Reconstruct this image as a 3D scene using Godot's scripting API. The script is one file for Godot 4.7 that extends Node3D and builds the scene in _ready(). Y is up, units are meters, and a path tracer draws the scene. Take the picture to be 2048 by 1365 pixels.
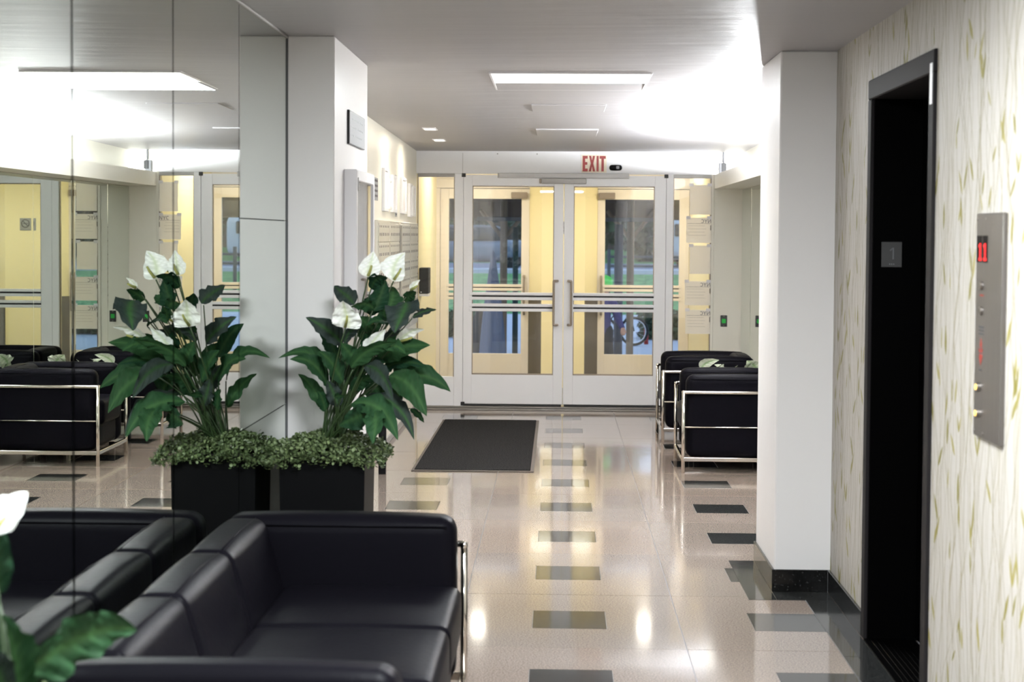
extends Node3D
# An apartment house lobby: mirrored wall and sofa on one side, lift and armchair niche on the other, glazed entrance at the end.

const CEIL := 2.43          # ceiling height over the near half
const MIRROR_X := -1.145    # face of the mirrored wall
const LIFT_X := 1.235       # face of the papered wall
const DOOR_Z := -14.6       # plane of the inner entrance
const OUTER_Z := -16.9      # plane of the street doors

var M := {}
var rng := RandomNumberGenerator.new()


# ---------------------------------------------------------------- mesh tools
class Shape:
	var st := SurfaceTool.new()
	func _init(smooth := false) -> void:
		st.begin(Mesh.PRIMITIVE_TRIANGLES)
		st.set_smooth_group(0 if smooth else -1)
	func tri(a: Vector3, b: Vector3, c: Vector3) -> void:      # counterclockwise seen from outside
		st.add_vertex(a)
		st.add_vertex(c)
		st.add_vertex(b)
	func quad(a: Vector3, b: Vector3, c: Vector3, d: Vector3) -> void:
		tri(a, b, c)
		tri(a, c, d)
	func out_tri(a: Vector3, b: Vector3, c: Vector3, from: Vector3) -> void:   # turned to face away from a point inside
		if (b - a).cross(c - a).dot((a + b + c) / 3.0 - from) < 0.0:
			tri(a, c, b)
		else:
			tri(a, b, c)
	func out_quad(a: Vector3, b: Vector3, c: Vector3, d: Vector3, from: Vector3) -> void:
		out_tri(a, b, c, from)
		out_tri(a, c, d, from)
	func box(lo: Vector3, hi: Vector3, r := 0.0) -> Shape:      # chamfered box between two corners
		var m := (lo + hi) / 2.0
		var h := (hi - lo).abs() / 2.0
		r = minf(r, minf(h.x, minf(h.y, h.z)) * 0.9)
		var p := {}
		for sx in [-1, 1]:
			for sy in [-1, 1]:
				for sz in [-1, 1]:
					p[Vector4i(sx, sy, sz, 0)] = m + Vector3(sx * h.x, sy * (h.y - r), sz * (h.z - r))
					p[Vector4i(sx, sy, sz, 1)] = m + Vector3(sx * (h.x - r), sy * h.y, sz * (h.z - r))
					p[Vector4i(sx, sy, sz, 2)] = m + Vector3(sx * (h.x - r), sy * (h.y - r), sz * h.z)
		for s in [-1, 1]:
			out_quad(p[Vector4i(s, -1, -1, 0)], p[Vector4i(s, 1, -1, 0)], p[Vector4i(s, 1, 1, 0)], p[Vector4i(s, -1, 1, 0)], m)
			out_quad(p[Vector4i(-1, s, -1, 1)], p[Vector4i(1, s, -1, 1)], p[Vector4i(1, s, 1, 1)], p[Vector4i(-1, s, 1, 1)], m)
			out_quad(p[Vector4i(-1, -1, s, 2)], p[Vector4i(1, -1, s, 2)], p[Vector4i(1, 1, s, 2)], p[Vector4i(-1, 1, s, 2)], m)
		if r > 0.0:
			for s in [-1, 1]:
				for t in [-1, 1]:
					out_quad(p[Vector4i(s, t, -1, 0)], p[Vector4i(s, t, 1, 0)], p[Vector4i(s, t, 1, 1)], p[Vector4i(s, t, -1, 1)], m)
					out_quad(p[Vector4i(s, -1, t, 0)], p[Vector4i(s, 1, t, 0)], p[Vector4i(s, 1, t, 2)], p[Vector4i(s, -1, t, 2)], m)
					out_quad(p[Vector4i(-1, s, t, 1)], p[Vector4i(1, s, t, 1)], p[Vector4i(1, s, t, 2)], p[Vector4i(-1, s, t, 2)], m)
					for k in [-1, 1]:
						out_tri(p[Vector4i(s, t, k, 0)], p[Vector4i(s, t, k, 1)], p[Vector4i(s, t, k, 2)], m)
		return self
	func tube(path: Array, r: float, sides := 10, r_end := -1.0) -> Shape:      # round bar along a path
		var n := path.size()
		var rings := []
		var ref := Vector3.UP
		if absf((path[1] - path[0]).normalized().y) > 0.9:
			ref = Vector3.RIGHT
		for i in n:
			var t: Vector3 = (path[mini(i + 1, n - 1)] - path[maxi(i - 1, 0)]).normalized()
			var a := t.cross(ref).normalized()
			var b := a.cross(t).normalized()
			ref = b
			var rr := r if r_end < 0.0 else lerpf(r, r_end, float(i) / (n - 1))
			var ring := []
			for k in sides:
				var g := TAU * k / sides
				ring.append(path[i] + (a * cos(g) + b * sin(g)) * rr)
			rings.append(ring)
		for i in n - 1:
			var mid: Vector3 = (path[i] + path[i + 1]) / 2.0
			for k in sides:
				out_quad(rings[i][k], rings[i][(k + 1) % sides], rings[i + 1][(k + 1) % sides], rings[i + 1][k], mid)
		for e in [0, n - 1]:
			var inside: Vector3 = path[1] if e == 0 else path[n - 2]
			for k in sides:
				out_tri(path[e], rings[e][k], rings[e][(k + 1) % sides], inside)
		return self
	func prism(outline: PackedVector2Array, lift: Callable, depth: Vector3) -> Shape:   # polygon laid out by lift(), given depth
		var idx := Geometry2D.triangulate_polygon(outline)
		var c := Vector3.ZERO
		var pts := []
		for q in outline:
			var v: Vector3 = lift.call(q)
			pts.append(v)
			c += v
		c = c / pts.size() + depth / 2.0
		for i in range(0, idx.size(), 3):
			out_tri(pts[idx[i]], pts[idx[i + 1]], pts[idx[i + 2]], pts[idx[i]] + depth)
			out_tri(pts[idx[i]] + depth, pts[idx[i + 1]] + depth, pts[idx[i + 2]] + depth, pts[idx[i]])
		var area := 0.0
		for i in outline.size():
			area += outline[i].cross(outline[(i + 1) % outline.size()])
		for i in pts.size():
			var a: Vector3 = pts[i]
			var b: Vector3 = pts[(i + 1) % pts.size()]
			var e := outline[(i + 1) % outline.size()] - outline[i]
			var n2 := Vector2(e.y, -e.x) * signf(area)
			var mid2 := (outline[i] + outline[(i + 1) % outline.size()]) / 2.0
			var inside: Vector3 = lift.call(mid2 - n2.normalized() * 0.001)
			out_quad(a, b, b + depth, a + depth, inside + depth / 2.0)
		return self
	func done() -> ArrayMesh:
		st.generate_normals()
		return st.commit()


# a soft cushion: rounded box whose faces swell; warp(p) may bend every point
func cushion(size: Vector3, r: float, crown: Vector3, warp = null, cells := 8) -> ArrayMesh:
	var h := size / 2.0
	var s := Shape.new(true)
	var line := func(half: float) -> Array:
		var out := []
		for t in [0.0, 0.25, 0.55, 0.8]:
			out.append(-half + r * t)
		for i in cells + 1:
			out.append(lerpf(-half + r, half - r, float(i) / cells))
		for t in [0.8, 0.55, 0.25, 0.0]:
			out.append(half - r * t)
		return out
	var inner := h - Vector3(r, r, r)
	for axis in 3:
		var u := (axis + 1) % 3
		var v := (axis + 2) % 3
		var pu: Array = line.call(h[u])
		var pv: Array = line.call(h[v])
		for side in [-1.0, 1.0]:
			var g := []
			for i in pu.size():
				var row := []
				for j in pv.size():
					var p := Vector3.ZERO
					p[axis] = side * h[axis]
					p[u] = pu[i]
					p[v] = pv[j]
					var q := p.clamp(-inner, inner)
					var d := (p - q).normalized()
					var o := q + d * r
					for a in 3:
						if absf(d[a]) > 0.5:
							var b := (a + 1) % 3
							var c := (a + 2) % 3
							var fb := clampf(1.0 - pow(absf(o[b]) / h[b], 2.0), 0.0, 1.0)
							var fc := clampf(1.0 - pow(absf(o[c]) / h[c], 2.0), 0.0, 1.0)
							o[a] += signf(d[a]) * crown[a] * pow(fb * fc, 0.6)
					if warp != null:
						o = warp.call(o)
					row.append(o)
				g.append(row)
			for i in pu.size() - 1:
				for j in pv.size() - 1:
					if side > 0.0:
						s.quad(g[i][j], g[i + 1][j], g[i + 1][j + 1], g[i][j + 1])
					else:
						s.quad(g[i][j], g[i][j + 1], g[i + 1][j + 1], g[i + 1][j])
	return s.done()


# a leaf blade: base, tip, width, upward arch, roll about its own length
func blade(b: Vector3, t: Vector3, w: float, arch: float, roll: float, mid: Color, edge: Color, full := 0.8, veins := 1.0, shift := 0.0) -> ArrayMesh:
	var st := SurfaceTool.new()
	st.begin(Mesh.PRIMITIVE_TRIANGLES)
	var d := t - b
	var n_len := 20
	var n_wid := 8
	var along := d.normalized()
	var view := Vector3(0.02, 0.12, 1.0).normalized()
	var side := along.cross(view).normalized()
	side = side.rotated(along, deg_to_rad(roll))
	var up := side.cross(along).normalized()
	var lift := Vector3.UP - along * along.y
	if lift.length() < 0.2:
		lift = up
	lift = lift.normalized()
	var pts := []
	for i in n_len + 1:
		var q := float(i) / n_len
		var spine := b + d * q + lift * (arch * d.length() * 4.0 * q * (1.0 - q))
		var half := w * 0.5 * pow(maxf(sin(PI * pow(q, full)), 0.0), 0.8) * (1.0 - 0.25 * q)* 1.12
		var row := []
		for j in n_wid + 1:
			var s := (float(j) / n_wid) * 2.0 - 1.0
			var fold := absf(s) * half * 0.26
			var rib := veins * half * 0.13 * sin(TAU * (q * 6.0 - absf(s) * 1.6) + shift) * minf(absf(s) * 2.5, 1.0)
			var ruffle := veins * half * (0.24 * s * s * sin(q * (13.0 + fmod(shift, 2.0) * 4.0) + shift * 3.0 + s * 1.9) + 0.05 * absf(s) * sin(q * 23.0 + shift * 5.0 - s * 2.0))
			row.append([spine + side * (s * half * (1.0 + veins * 0.04 * sin(q * 19.0 + shift * 7.0 + s)) + veins * w * 0.16 * sin(q * 2.6 + shift)) + up * (fold + rib + ruffle), edge.lerp(edge * 1.9, maxf(0.0, sin(TAU * (q * 6.0 - absf(s) * 1.6))) * 0.5 * (1.0 - absf(s) * 0.5)).lerp(mid, pow(1.0 - absf(s), 5.0))])
		pts.append(row)
	for i in n_len:
		for j in n_wid:
			for k in [[i, j], [i + 1, j + 1], [i + 1, j], [i, j], [i, j + 1], [i + 1, j + 1]]:
				var e: Array = pts[k[0]][k[1]]
				st.set_color(e[1])
				st.add_vertex(e[0])
	st.generate_normals()
	return st.commit()


# rounded body from tapered bones [from, to, radius, radius], meshed as surface nets
func body(bones: Array, cell: float, blend: float) -> ArrayMesh:
	var lo := Vector3(1e9, 1e9, 1e9)
	var hi := -lo
	for bn in bones:
		for k in 2:
			var rr: float = bn[2 + k] + cell * 2.0 + blend
			lo = lo.min(bn[k] - Vector3(rr, rr, rr))
			hi = hi.max(bn[k] + Vector3(rr, rr, rr))
	var n := Vector3i(((hi - lo) / cell).ceil()) + Vector3i.ONE
	var f := PackedFloat32Array()
	f.resize(n.x * n.y * n.z)
	for x in n.x:
		for y in n.y:
			for z in n.z:
				var p := lo + Vector3(x, y, z) * cell
				var sum := 0.0
				for bn in bones:
					var a: Vector3 = bn[0]
					var ab: Vector3 = bn[1] - a
					var q := clampf((p - a).dot(ab) / maxf(ab.length_squared(), 1e-9), 0.0, 1.0)
					var dist := p.distance_to(a + ab * q) - lerpf(bn[2], bn[3], q)
					sum += exp(-clampf(dist / blend, -30.0, 30.0))
				f[(x * n.y + y) * n.z + z] = -blend * log(maxf(sum, 1e-20))
	var at := func(x: int, y: int, z: int) -> float: return f[(x * n.y + y) * n.z + z]
	var spot := {}
	for x in n.x - 1:
		for y in n.y - 1:
			for z in n.z - 1:
				var c := Vector3.ZERO
				var hits := 0
				for e in [[0, 0, 0, 1, 0, 0], [0, 0, 0, 0, 1, 0], [0, 0, 0, 0, 0, 1], [1, 0, 0, 1, 1, 0], [1, 0, 0, 1, 0, 1], [0, 1, 0, 1, 1, 0], [0, 1, 0, 0, 1, 1], [0, 0, 1, 1, 0, 1], [0, 0, 1, 0, 1, 1], [1, 1, 0, 1, 1, 1], [1, 0, 1, 1, 1, 1], [0, 1, 1, 1, 1, 1]]:
					var va: float = at.call(x + e[0], y + e[1], z + e[2])
					var vb: float = at.call(x + e[3], y + e[4], z + e[5])
					if (va < 0.0) != (vb < 0.0):
						c += Vector3(x + e[0], y + e[1], z + e[2]).lerp(Vector3(x + e[3], y + e[4], z + e[5]), va / (va - vb))
						hits += 1
				if hits:
					spot[Vector3i(x, y, z)] = lo + c / hits * cell
	var s := Shape.new(true)
	for x in range(1, n.x - 1):
		for y in range(1, n.y - 1):
			for z in range(1, n.z - 1):
				for a in 3:
					var step := Vector3i.ZERO
					step[a] = 1
					var v0: float = at.call(x, y, z)
					var v1: float = at.call(x + step.x, y + step.y, z + step.z)
					if (v0 < 0.0) == (v1 < 0.0):
						continue
					var du := Vector3i.ZERO
					var dv := Vector3i.ZERO
					du[(a + 1) % 3] = 1
					dv[(a + 2) % 3] = 1
					var o := Vector3i(x, y, z)
					var q0: Vector3 = spot[o - du - dv]
					var q1: Vector3 = spot[o - dv]
					var q2: Vector3 = spot[o]
					var q3: Vector3 = spot[o - du]
					if v0 < 0.0:
						s.quad(q0, q1, q2, q3)
					else:
						s.quad(q0, q3, q2, q1)
	return s.done()


func bx(lo: Vector3, hi: Vector3, r := 0.0) -> ArrayMesh:
	return Shape.new().box(lo, hi, r).done()


func bar(path: Array, r: float, sides := 10, r_end := -1.0) -> ArrayMesh:
	return Shape.new(true).tube(path, r, sides, r_end).done()


# round disc or drum along an axis
func drum(a: Vector3, b: Vector3, r: float, sides := 20) -> ArrayMesh:
	return Shape.new().tube([a, b], r, sides).done()


# path with rounded corners through the given points
func rounded(points: Array, r: float) -> Array:
	var out := [points[0]]
	for i in range(1, points.size() - 1):
		var p: Vector3 = points[i]
		var a: Vector3 = p + (points[i - 1] - p).normalized() * r
		var b: Vector3 = p + (points[i + 1] - p).normalized() * r
		for k in 6:
			var t := k / 5.0
			out.append(a.lerp(p, t).lerp(p.lerp(b, t), t))
	out.append(points[-1])
	return out


# ---------------------------------------------------------------- naming
var taken := {}

func numbered(called: String) -> String:
	var n: int = taken.get(called, 0)
	taken[called] = n + 1
	return called if n == 0 else "%s_%03d" % [called, n]


func tag(o: Node3D, label: String, category: String, group := "", kind := "") -> Node3D:
	o.set_meta("label", label)
	o.set_meta("category", category)
	if group:
		o.set_meta("group", group)
	if kind:
		o.set_meta("kind", kind)
	return o


func thing(called: String, label: String, category: String, at := Vector3.ZERO, turn := 0.0, group := "", kind := "") -> Node3D:
	var o := Node3D.new()
	o.name = numbered(called)
	add_child(o, true)
	o.position = at
	o.rotation.y = turn
	return tag(o, label, category, group, kind)


func part(parent: Node3D, called: String, mesh: Mesh, mat: Material, at := Vector3.ZERO) -> MeshInstance3D:
	var o := MeshInstance3D.new()
	var n := 0
	o.name = called
	while parent.has_node(NodePath(o.name)):
		n += 1
		o.name = "%s_%03d" % [called, n]
	o.mesh = mesh
	o.material_override = mat
	o.position = at
	parent.add_child(o, true)
	return o


func solo(called: String, mesh: Mesh, mat: Material, label: String, category: String, group := "", kind := "", at := Vector3.ZERO) -> MeshInstance3D:
	var o := MeshInstance3D.new()
	o.name = numbered(called)
	o.mesh = mesh
	o.material_override = mat
	o.position = at
	add_child(o, true)
	tag(o, label, category, group, kind)
	return o


func copy_of(o: Node3D, at: Vector3, turn: float, label: String) -> Node3D:
	var base := String(o.name).rstrip("0123456789").trim_suffix("_")
	var c: Node3D = o.duplicate()
	c.name = numbered(base)
	add_child(c, true)
	c.position = at
	c.rotation.y = turn
	c.set_meta("label", label)
	return c


func lettering(text: String, height: float, depth: float, bold := true) -> TextMesh:
	var f := SystemFont.new()
	f.font_names = PackedStringArray(["Droid Sans"])
	f.font_weight = 700 if bold else 400
	var t := TextMesh.new()
	t.text = text
	t.font = f
	t.font_size = 64
	t.pixel_size = height / 46.0
	t.depth = depth
	return t


# ---------------------------------------------------------------- materials
func mat(albedo: Color, rough := 0.6, metal := 0.0, spec := 0.5) -> StandardMaterial3D:
	var m := StandardMaterial3D.new()
	m.albedo_color = albedo
	m.roughness = rough
	m.metallic = metal
	m.metallic_specular = spec
	return m


func noise_tex(freq: float, octaves: int, size: int, ramp: Array = [], as_normal := false, bump := 4.0, stretch := Vector3.ONE, kind := FastNoiseLite.TYPE_SIMPLEX_SMOOTH, sd := 1) -> NoiseTexture2D:
	var n := FastNoiseLite.new()
	n.noise_type = kind
	n.seed = sd
	n.frequency = freq
	n.fractal_octaves = octaves
	var t := NoiseTexture2D.new()
	t.width = int(size * stretch.x)
	t.height = int(size * stretch.y)
	t.seamless = true
	t.noise = n
	if as_normal:
		t.as_normal_map = true
		t.bump_strength = bump
	if ramp.size():
		var g := Gradient.new()
		g.offsets = PackedFloat32Array([])
		var offs := PackedFloat32Array()
		var cols := PackedColorArray()
		for e in ramp:
			offs.append(e[0])
			cols.append(e[1])
		g.offsets = offs
		g.colors = cols
		t.color_ramp = g
	return t


func triplanar(m: StandardMaterial3D, scale: Vector3) -> StandardMaterial3D:
	m.uv1_triplanar = true
	m.uv1_world_triplanar = true
	m.uv1_scale = scale
	return m


# a clear coat of floor polish
func waxed(m: StandardMaterial3D) -> StandardMaterial3D:
	m.clearcoat_enabled = true
	m.clearcoat = 0.2
	m.clearcoat_roughness = 0.04
	return m


func glow(c: Color, e: float) -> StandardMaterial3D:
	var m := mat(c, 0.5)
	m.emission_enabled = true
	m.emission = c
	m.emission_energy_multiplier = e
	return m


# cream paper printed with thin wavy grass stems and olive leaves; 1.5 m by 2.45 m
func wallpaper() -> StandardMaterial3D:
	var w := 1024
	var h := 1664
	var img := Image.create(w, h, false, Image.FORMAT_RGB8)
	var base := Color(0.725, 0.70, 0.675)
	img.fill(base)
	var r := RandomNumberGenerator.new()
	r.seed = 77
	# weave: faint crossing threads of the paper
	for y in range(0, h, 3):
		img.fill_rect(Rect2i(0, y, w, 1), base.darkened(r.randf() * 0.035))
	for x in range(0, w, 4):
		for y in range(0, h, 1):
			if (y * 7 + x * 3) % 5 < 2:
				img.set_pixel(x, y, base.darkened(0.02 + r.randf() * 0.03))
	var stem_tones := [Color(0.50, 0.46, 0.36), Color(0.57, 0.53, 0.43), Color(0.47, 0.435, 0.31), Color(0.54, 0.50, 0.40)]
	var stems := 76
	for i in stems:
		var x0 := (i + 0.5 * r.randf()) * w / stems
		var a1 := r.randf_range(14.0, 46.0)
		var a2 := r.randf_range(6.0, 20.0)
		var k1 := r.randi_range(1, 3)
		var k2 := r.randi_range(3, 7)
		var f1 := r.randf() * TAU
		var f2 := r.randf() * TAU
		var tone: Color = stem_tones[r.randi() % 4]
		var thick := r.randf_range(1.8, 3.6)
		for y in h:
			var t := float(y) / h * TAU
			var x := x0 + a1 * sin(t * k1 + f1) + a2 * sin(t * k2 + f2)
			for px in range(int(floor(x - thick)), int(ceil(x + thick)) + 1):
				var cover := clampf(thick * 0.5 + 0.5 - absf(px - x), 0.0, 1.0)
				if cover > 0.0:
					var q := posmod(px, w)
					img.set_pixel(q, y, img.get_pixel(q, y).lerp(tone, cover * 0.8))
	var greens := [Color(0.50, 0.465, 0.20), Color(0.55, 0.515, 0.26), Color(0.46, 0.43, 0.16), Color(0.57, 0.53, 0.29)]
	for i in 165:
		var c := Vector2(r.randf() * w, r.randf() * h)
		var pair := r.randf() < 0.13
		var len := r.randf_range(20.0, 36.0)
		var wid := len * r.randf_range(0.17, 0.27)
		var lean := r.randf_range(-0.75, 0.75)
		for side in ([-1.0, 1.0] if pair else [0.0]):
			var ang: float = (lean if not pair else side * r.randf_range(0.25, 0.55))
			var dir := Vector2(sin(ang), -cos(ang))
			var o := c + dir * len
			var tone: Color = greens[r.randi() % 4]
			for yy in range(-int(len) - 2, int(len) + 3):
				for xx in range(-int(len) - 2, int(len) + 3):
					var d := Vector2(xx, yy)
					var u := d.dot(dir) / len
					var v := d.dot(Vector2(-dir.y, dir.x))
					if absf(u) < 1.0:
						var edge := wid * pow(1.0 - u * u, 0.9) * (1.0 - 0.25 * u)
						var cover := clampf(edge - absf(v) + 0.5, 0.0, 1.0)
						if cover > 0.0:
							var q := Vector2i(posmod(int(o.x) + xx, w), posmod(int(o.y) + yy, h))
							img.set_pixelv(q, img.get_pixelv(q).lerp(tone, cover * 0.9))
	var m := mat(Color.WHITE, 0.55)
	m.albedo_texture = ImageTexture.create_from_image(img)
	return triplanar(m, Vector3(1.0 / 1.5, 1.0 / 2.45, 1.0 / 1.5))


func make_materials() -> void:
	M.paint = mat(Color(0.885, 0.87, 0.87), 0.38)
	M.paint.normal_enabled = true
	M.paint.normal_texture = noise_tex(0.02, 3, 512, [], true, 2.0)
	M.paint.normal_scale = 0.18
	triplanar(M.paint, Vector3(0.8, 0.8, 0.8))
	M.paint_warm = mat(Color(0.93, 0.915, 0.87), 0.4)
	M.ceiling = mat(Color(0.655, 0.645, 0.655), 0.45)
	M.ceiling.normal_enabled = true
	M.ceiling.normal_texture = noise_tex(0.012, 4, 512, [], true, 6.0, Vector3(0.5, 1.0, 1.0), FastNoiseLite.TYPE_SIMPLEX_SMOOTH, 5)
	M.ceiling.normal_scale = 0.13
	triplanar(M.ceiling, Vector3(0.35, 0.35, 1.2))
	M.paper_wall = wallpaper()
	M.mirror = mat(Color(0.86, 0.885, 0.86), 0.0, 1.0)
	M.backing = mat(Color(0.07, 0.07, 0.075), 0.7)
	M.tile = []
	for k in 4:
		var c: Array = [[Color(0.50, 0.446, 0.412), Color(0.675, 0.615, 0.572)], [Color(0.49, 0.442, 0.41), Color(0.665, 0.61, 0.567)], [Color(0.51, 0.45, 0.41), Color(0.685, 0.62, 0.567)], [Color(0.49, 0.44, 0.405), Color(0.655, 0.605, 0.567)]][k]
		var t := waxed(mat(Color.WHITE, 0.09, 0.0, 0.5))
		t.albedo_texture = noise_tex(0.22, 3, 512, [[0.2, c[0]], [0.5, c[0].lerp(c[1], 0.6)], [0.8, c[1]]], false, 1.0, Vector3.ONE, FastNoiseLite.TYPE_SIMPLEX, 11 + k)
		t.normal_enabled = true
		t.normal_texture = M.tile[0].normal_texture if k else noise_tex(0.008, 2, 512, [], true, 3.0, Vector3.ONE, FastNoiseLite.TYPE_SIMPLEX_SMOOTH, 21)
		t.normal_scale = 0.02
		triplanar(t, Vector3(0.9, 0.9, 0.9))
		M.tile.append(t)
	M.inlay = waxed(mat(Color.WHITE, 0.09, 0.0, 0.5))
	M.inlay.albedo_texture = noise_tex(0.2, 3, 256, [[0.25, Color(0.13, 0.135, 0.135)], [0.75, Color(0.25, 0.25, 0.245)]], false, 1.0, Vector3.ONE, FastNoiseLite.TYPE_SIMPLEX, 4)
	M.inlay.normal_enabled = true
	M.inlay.normal_texture = M.tile[0].normal_texture
	M.inlay.normal_scale = 0.02
	triplanar(M.inlay, Vector3(1.2, 1.2, 1.2))
	M.joint = mat(Color(0.50, 0.50, 0.51), 0.4, 0.3)
	M.granite = mat(Color.WHITE, 0.16, 0.0, 0.5)
	M.granite.albedo_texture = noise_tex(0.16, 2, 256, [[0.3, Color(0.03, 0.03, 0.03)], [0.55, Color(0.10, 0.10, 0.10)], [0.62, Color(0.02, 0.02, 0.02)], [0.85, Color(0.22, 0.22, 0.22)]], false, 1.0, Vector3.ONE, FastNoiseLite.TYPE_CELLULAR, 6)
	triplanar(M.granite, Vector3(2.2, 2.2, 2.2))
	M.leather = mat(Color(0.045, 0.041, 0.058), 0.38, 0.0, 0.11)
	M.leather.normal_enabled = true
	M.leather.normal_texture = noise_tex(0.05, 4, 512, [], true, 5.0, Vector3.ONE, FastNoiseLite.TYPE_SIMPLEX_SMOOTH, 8)
	M.leather.normal_scale = 0.05
	triplanar(M.leather, Vector3(1.6, 1.6, 1.6))
	M.seam = mat(Color(0.03, 0.03, 0.035), 0.5)
	M.chrome = mat(Color(0.80, 0.78, 0.75), 0.14, 1.0)
	M.black = mat(Color(0.03, 0.03, 0.037), 0.5, 0.0, 0.2)
	M.matte_black = mat(Color(0.035, 0.036, 0.045), 0.5, 0.0, 0.25)
	M.lift_black = mat(Color(0.012, 0.011, 0.012), 0.4, 0.0, 0.12)
	M.lift_frame = mat(Color(0.125, 0.115, 0.12), 0.55, 0.0, 0.22)
	M.alu = mat(Color(0.93, 0.93, 0.94), 0.4, 0.03)
	M.alu_dark = mat(Color(0.62, 0.61, 0.60), 0.45, 0.2)
	M.steel = mat(Color(0.60, 0.58, 0.56), 0.34, 1.0)
	M.steel.anisotropy_enabled = false
	M.brushed = mat(Color(0.48, 0.46, 0.45), 0.38, 0.9)
	M.brushed.normal_enabled = true
	M.brushed.normal_texture = noise_tex(0.06, 2, 256, [], true, 3.0, Vector3(1.0, 0.25, 1.0))
	M.brushed.normal_scale = 0.1
	triplanar(M.brushed, Vector3(3.0, 0.6, 3.0))
	M.bronze = mat(Color(0.56, 0.51, 0.46), 0.35, 0.3)
	M.beige_frame = mat(Color(0.87, 0.835, 0.78), 0.45, 0.05)
	M.yellow = mat(Color(0.92, 0.87, 0.69), 0.42)
	M.wainscot = mat(Color(0.36, 0.335, 0.30), 0.4)
	M.glass = mat(Color(0.35, 0.42, 0.42, 0.01), 0.0)
	M.glass.transparency = BaseMaterial3D.TRANSPARENCY_ALPHA
	M.box_grey = mat(Color(0.36, 0.36, 0.37), 0.6)
	M.closer = mat(Color(0.74, 0.735, 0.735), 0.45, 0.1)
	M.gasket = mat(Color(0.06, 0.055, 0.055), 0.6)
	M.mat_pile = mat(Color.WHITE, 1.0, 0.0, 0.05)
	M.mat_pile.albedo_texture = noise_tex(0.3, 2, 512, [[0.3, Color(0.07, 0.068, 0.068)], [0.7, Color(0.22, 0.212, 0.208)]], false, 1.0, Vector3.ONE, FastNoiseLite.TYPE_SIMPLEX, 14)
	triplanar(M.mat_pile, Vector3(0.7, 0.7, 0.7))
	M.mat_edge = mat(Color(0.33, 0.30, 0.27), 0.7)
	M.leaf = mat(Color.WHITE, 0.6, 0.0, 0.22)
	M.leaf.vertex_color_use_as_albedo = true
	M.leaf.backlight_enabled = true
	M.leaf.backlight = Color(0.06, 0.11, 0.03)
	M.petal = mat(Color.WHITE, 0.6)
	M.petal.vertex_color_use_as_albedo = true
	M.petal.backlight_enabled = true
	M.petal.backlight = Color(0.3, 0.3, 0.27)
	M.stem = mat(Color(0.17, 0.25, 0.12), 0.5)
	M.spadix = mat(Color(0.62, 0.62, 0.35), 0.7)
	M.soil = mat(Color(0.10, 0.085, 0.07), 0.95)
	M.paper = mat(Color(0.97, 0.96, 0.94), 0.75)
	M.paper.backlight_enabled = true
	M.paper.backlight = Color(0.9, 0.88, 0.84)
	M.print = mat(Color(0.66, 0.65, 0.65), 0.8)
	M.print_dark = mat(Color(0.28, 0.27, 0.28), 0.8)
	M.white_enamel = mat(Color(0.90, 0.89, 0.90), 0.35)
	M.cream = mat(Color(0.91, 0.88, 0.80), 0.5)
	M.exit_red = mat(Color(0.52, 0.10, 0.09), 0.5)
	M.mailbox = mat(Color(0.80, 0.78, 0.74), 0.3, 0.35)
	M.grey_plate = mat(Color(0.54, 0.545, 0.56), 0.55, 0.1)
	M.lamp = glow(Color(1.0, 0.98, 0.94), 4.0)
	M.tube_lamp = glow(Color(1.0, 0.97, 0.92), 5.0)
	M.warm_lamp = glow(Color(1.0, 0.95, 0.86), 3.0)
	M.led_red = glow(Color(1.0, 0.10, 0.12), 0.8)
	M.button_glow = glow(Color(1.0, 0.80, 0.40), 1.3)
	M.button_green = glow(Color(0.10, 0.55, 0.20), 0.35)
	M.emblem_red = mat(Color(0.58, 0.17, 0.12), 0.6)
	M.grass = mat(Color.WHITE, 0.9)
	M.grass.albedo_texture = noise_tex(0.05, 4, 256, [[0.2, Color(0.22, 0.42, 0.22)], [0.8, Color(0.40, 0.62, 0.36)]], false, 1.0, Vector3.ONE, FastNoiseLite.TYPE_SIMPLEX, 31)
	triplanar(M.grass, Vector3(0.2, 0.2, 0.2))
	M.asphalt = mat(Color(0.40, 0.43, 0.50), 0.8)
	M.concrete = mat(Color(0.64, 0.67, 0.72), 0.6)
	M.wood_dark = mat(Color(0.30, 0.215, 0.17), 0.7)
	M.wood_tan = mat(Color(0.52, 0.44, 0.36), 0.7)
	M.post_steel = mat(Color(0.27, 0.29, 0.33), 0.5, 0.2)
	M.post_green = mat(Color(0.08, 0.20, 0.20), 0.5)
	M.tarp = mat(Color(0.30, 0.36, 0.46), 0.6)
	M.tarp_dark = mat(Color(0.14, 0.15, 0.17), 0.7)
	M.hedge = mat(Color.WHITE, 0.9)
	M.hedge.vertex_color_use_as_albedo = true
	M.bark = mat(Color(0.20, 0.17, 0.15), 0.9)
	M.brick = mat(Color(0.36, 0.30, 0.28), 0.85)
	M.rubber = mat(Color(0.05, 0.05, 0.06), 0.7)
	M.car_white = mat(Color(0.66, 0.69, 0.72), 0.3)
	M.car_glass = mat(Color(0.10, 0.13, 0.16), 0.15)
	M.helmet = mat(Color(0.35, 0.85, 0.35), 0.35)
	M.purple = mat(Color(0.25, 0.22, 0.42), 0.8)
	M.trousers = mat(Color(0.07, 0.08, 0.13), 0.85)
	M.skin = mat(Color(0.72, 0.53, 0.43), 0.55)
	M.hair = mat(Color(0.13, 0.09, 0.07), 0.7)
	M.fence = mat(Color(0.20, 0.23, 0.27), 0.6)


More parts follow.
